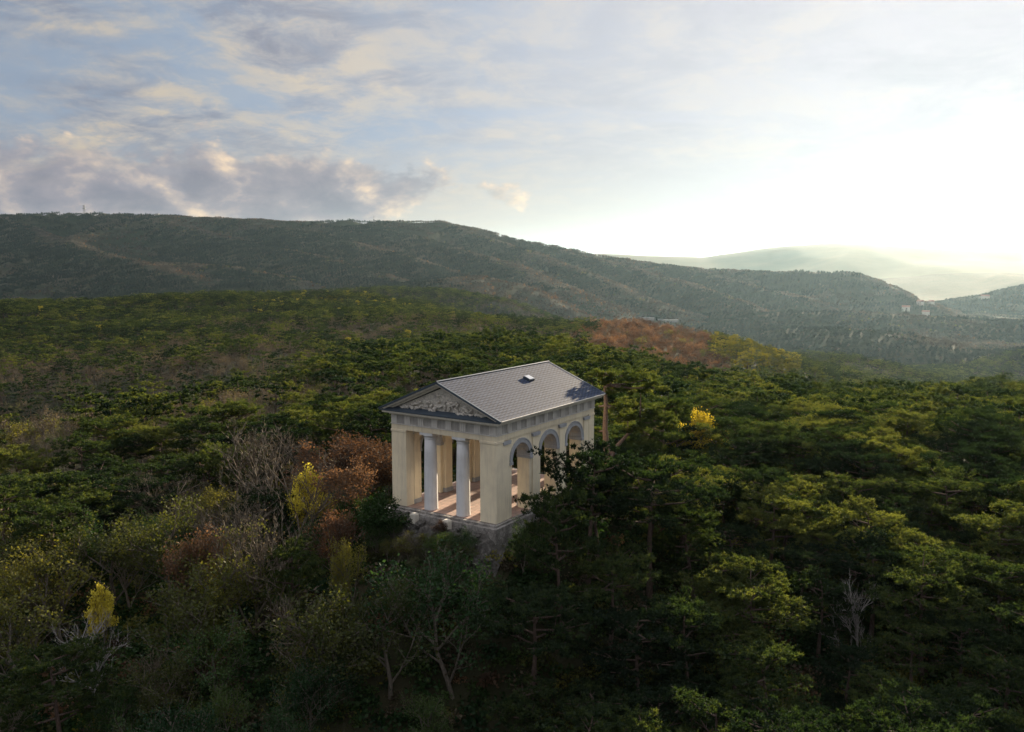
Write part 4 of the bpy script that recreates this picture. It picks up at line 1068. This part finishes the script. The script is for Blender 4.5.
def house(px, py, d, w, l, h, rz, label, roofmat='redroof', rh=.4, hill=False):
    x, y, z = at(px, py, d); g = hz(x, y); r = empty('house', (x, y, g), rz)
    b = MB(); b.box(-w / 2, w / 2, -l / 2, l / 2, -2, h); wl = b.build('wall', M['metope' if px < 700 else 'trim'], r)
    zt = h + w * rh
    b = MB(); e = .6
    b.poly([(-w / 2 - e, -l / 2 - e, h), (w / 2 + e, -l / 2 - e, h), (0, -l / 2 - e, zt)]); b.poly([(-w / 2 - e, l / 2 + e, h), (0, l / 2 + e, zt), (w / 2 + e, l / 2 + e, h)])
    b.poly([(-w / 2 - e, -l / 2 - e, h), (0, -l / 2 - e, zt), (0, l / 2 + e, zt), (-w / 2 - e, l / 2 + e, h)]); b.poly([(w / 2 + e, -l / 2 - e, h), (w / 2 + e, l / 2 + e, h), (0, l / 2 + e, zt), (0, -l / 2 - e, zt)])
    b.build('roof', M[roofmat], r); tag(r, label, 'building', 'pale buildings of the valley town')
for a in ((890, 309, 2500, 14, 46, 9, 1.4, 'long pale blue roofed hall at the left end of the valley town', 'steel', .1), (906, 306, 2560, 14, 22, 10, 1.2, 'white house beside the long hall in the valley town'), (914, 309, 2500, 12, 16, 9, .7, 'low white house in front of the valley town'),
          (920, 305, 2600, 13, 18, 10, .4, 'white house at the middle of the valley town'), (926, 308, 2540, 12, 20, 10, 1.0, 'white house at the right end of the valley town'), (931, 305, 2640, 12, 16, 9, .2, 'small pale house behind the right end of the valley town'),
          (985, 296, 3150, 14, 30, 9, 1.5, 'lone white building on the hillside at far right'), (646, 317, 2150, 12, 40, 5, 1.5, 'long pale building at the left of the distant valley floor', 'steel', .05), (668, 319, 2150, 12, 50, 5, 1.5, 'long pale building at the right of the distant valley floor', 'steel', .05),
          (157, 218, 3390, 9, 18, 8, 1.5, 'small blocky building on the skyline of the long ridge', 'steel', .1)):
    house(*a)

# ------------------------------------------------------------------ haze
hb = MB(); hb.box(-24000, 24000, -2500, 24000, -420, 520)
m, nt, out = newmat('haze'); pv = N(nt, 'ShaderNodeVolumePrincipled')
pv.inputs['Color'].default_value = (.53, .76, .92, 1); pv.inputs['Density'].default_value = 1.55e-5; pv.inputs['Anisotropy'].default_value = .60
nt.links.new(pv.outputs[0], out.inputs[1]); M['haze'] = m
tag(hb.build('haze', m), 'pale haze veiling the distant hills', 'haze', kind='stuff')

# ------------------------------------------------------------------ sky and sun
w = bpy.data.worlds.new('World'); sc.world = w; w.use_nodes = True; nt = w.node_tree
for n in list(nt.nodes): nt.nodes.remove(n)
out = nt.nodes.new('ShaderNodeOutputWorld')
sky = N(nt, 'ShaderNodeTexSky'); sky.sky_type = 'NISHITA'; sky.sun_disc = False; sky.sun_elevation = SUN_EL; sky.sun_rotation = SUN_AZ; sky.altitude = 500; sky.dust_density = 1.5
tc = nt.nodes.new('ShaderNodeTexCoord'); vec = tc.outputs['Generated']
sx = N(nt, 'ShaderNodeSeparateXYZ'); nt.links.new(vec, sx.inputs[0]); X_, Y_, Z_ = sx.outputs
dotn = N(nt, 'ShaderNodeVectorMath'); dotn.operation = 'DOT_PRODUCT'; nt.links.new(vec, dotn.inputs[0]); dotn.inputs[1].default_value = SUNDIR
dot = dotn.outputs['Value']
azm = math_(nt, 'ARCTAN2', X_, Y_); zc = math_(nt, 'ADD', math_(nt, 'MAXIMUM', Z_, 0), .16)
cmb = N(nt, 'ShaderNodeCombineXYZ'); nt.links.new(math_(nt, 'DIVIDE', X_, zc), cmb.inputs[0]); nt.links.new(math_(nt, 'DIVIDE', Y_, zc), cmb.inputs[1])
pl = cmb.outputs[0]
cm2 = N(nt, 'ShaderNodeCombineXYZ'); nt.links.new(math_(nt, 'MULTIPLY', azm, 1.0), cm2.inputs[0]); nt.links.new(math_(nt, 'MULTIPLY', Z_, 1.9), cm2.inputs[1]); dr = cm2.outputs[0]
sunf = math_(nt, 'MAXIMUM', dot, 0)
glow = math_(nt, 'POWER', sunf, 9); glow2 = math_(nt, 'POWER', sunf, 60)
# thin high cloud veil, rippled
nA_ = noise(nt, pl, .8, 7, .62, .9); nB_ = noise(nt, pl, 6.5, 6, .68, .5)
cmv = N(nt, 'ShaderNodeCombineXYZ'); nt.links.new(azm, cmv.inputs[0]); nt.links.new(math_(nt, 'MULTIPLY', Z_, 3.2), cmv.inputs[1])
nC_ = noise(nt, cmv.outputs[0], 5.5, 8, .6, .6)
def vscale(c, f):
    n = N(nt, 'ShaderNodeVectorMath'); n.operation = 'SCALE'; nt.links.new(c, n.inputs[0])
    if hasattr(f, 'is_output'): nt.links.new(f, n.inputs['Scale'])
    else: n.inputs['Scale'].default_value = f
    return n.outputs[0]
def mrange(v, a, b_, c, d, smooth=True):
    m1 = N(nt, 'ShaderNodeMapRange'); m1.interpolation_type = 'SMOOTHSTEP' if smooth else 'LINEAR'; nt.links.new(v, m1.inputs[0])
    for i_, q_ in enumerate((a, b_, c, d)): m1.inputs[i_ + 1].default_value = q_
    return m1.outputs[0]
def band(v, a, b_, c, d): return math_(nt, 'MULTIPLY', mrange(v, a, b_, 0, 1), mrange(v, c, d, 1, 0))
skyc = vscale(sky.outputs[0], .05)
# clear pale blue between the veils, paler towards the sun
base = math_(nt, 'MULTIPLY_ADD', math_(nt, 'POWER', sunf, 5), .102, .140)
blue = vscale(mix(nt, mrange(dot, .80, 1.0, 0, 1), (.68, .85, 1.12), (.98, .97, 1.07)), base)
clear = mix(nt, .985, skyc, blue)
veil = math_(nt, 'ADD', math_(nt, 'MULTIPLY', nA_, .8), math_(nt, 'MULTIPLY', nB_, .28))
vf = ramp(nt, veil, [(.44, (.12, .12, .12)), (.54, (.62, .62, .62)), (.64, (.95, .95, .95))])
vcol = ramp(nt, math_(nt, 'MULTIPLY_ADD', nB_, .35, math_(nt, 'MULTIPLY', nC_, .72)), [(.40, (.43, .43, .55)), (.47, (.62, .62, .74)), (.53, (.95, .91, .92)), (.60, (1.42, 1.20, .92))])
vcol = mix(nt, mrange(dot, .66, .93, 0, .72), vcol, (1.0, .99, 1.04))
c1 = mix(nt, vf, clear, vscale(vcol, base))
# warm cream air low over the horizon
c1 = mix(nt, math_(nt, 'MULTIPLY', mrange(Z_, .02, .17, .85, 0), mrange(azm, R(-34), R(-5), .25, 1)), c1, vscale(mix(nt, mrange(azm, R(-20), R(25), 0, 1), (1.32, 1.14, .90), (.97, .96, .95)), base))
# unseen sky overhead scaled up, added as fill light on walls and trees
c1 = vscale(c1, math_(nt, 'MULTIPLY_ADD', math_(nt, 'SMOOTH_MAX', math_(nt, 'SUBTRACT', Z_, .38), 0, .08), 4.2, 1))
# cumulus bank low in the left
el_ = math_(nt, 'ARCSINE', Z_)
mb_ = math_(nt, 'MULTIPLY', band(azm, R(-50), R(-29), R(-14), R(-3)), band(el_, R(-2), R(1.5), R(4.0), R(9.5)))
mb2 = math_(nt, 'MULTIPLY', band(azm, R(-14), R(-7), R(2), R(8)), band(el_, R(2.5), R(4.5), R(5.0), R(7.5)))
mb_ = math_(nt, 'ADD', mb_, math_(nt, 'MULTIPLY', mb2, .42))
cm3 = N(nt, 'ShaderNodeCombineXYZ'); nt.links.new(azm, cm3.inputs[0]); nt.links.new(math_(nt, 'MULTIPLY', Z_, 1.7), cm3.inputs[1])
nD = noise(nt, cm3.outputs[0], 13, 9, .56, .15)
dens = math_(nt, 'ADD', math_(nt, 'MULTIPLY', mb_, 1.12), math_(nt, 'MULTIPLY_ADD', nD, 2.2, -1.48))
cf = ramp(nt, dens, [(.02, (0, 0, 0)), (.26, (.8, .8, .8)), (.5, (1, 1, 1))], 'EASE')
off = N(nt, 'ShaderNodeVectorMath'); off.operation = 'ADD'; nt.links.new(cm3.outputs[0], off.inputs[0]); off.inputs[1].default_value = (.020, .014, 0)
nE = noise(nt, off.outputs[0], 13, 9, .56, .15)
rim = math_(nt, 'SUBTRACT', nD, nE)
# thick parts are grey mauve, thin edges take the low sun
lit = math_(nt, 'ADD', math_(nt, 'MULTIPLY', rim, 2.2), math_(nt, 'MULTIPLY_ADD', dens, -.42, .55))
lit = math_(nt, 'ADD', lit, math_(nt, 'MULTIPLY', mrange(el_, R(3), R(5.5), .12, 0), 1))
ccol = ramp(nt, lit, [(.10, (.075, .075, .096)), (.38, (.108, .100, .116)), (.56, (.175, .148, .138)), (.85, (.38, .28, .18))])
c2 = mix(nt, math_(nt, 'MULTIPLY', cf, .92), c1, ccol)
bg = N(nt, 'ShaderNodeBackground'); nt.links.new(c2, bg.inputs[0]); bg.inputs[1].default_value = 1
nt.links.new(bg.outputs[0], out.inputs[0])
w.cycles.sampling_method = 'MANUAL'; w.cycles.sample_map_resolution = 512

sd = bpy.data.lights.new('sun', 'SUN'); sd.energy = 5.0; sd.angle = R(.6); sd.color = (1, .83, .60)
so = bpy.data.objects.new('sun', sd); COL.objects.link(so); so.rotation_euler = (-SUNDIR).to_track_quat('-Z', 'Y').to_euler()

sc.view_settings.view_transform = 'Standard'; sc.view_settings.look = 'None'; sc.view_settings.exposure = 1.55; sc.view_settings.gamma = 1
sc.render.engine = 'CYCLES'
cy_ = sc.cycles; cy_.max_bounces = 5; cy_.diffuse_bounces = 2; cy_.glossy_bounces = 1; cy_.transmission_bounces = 2; cy_.volume_bounces = 0; cy_.transparent_max_bounces = 4
cy_.sample_clamp_indirect = 3
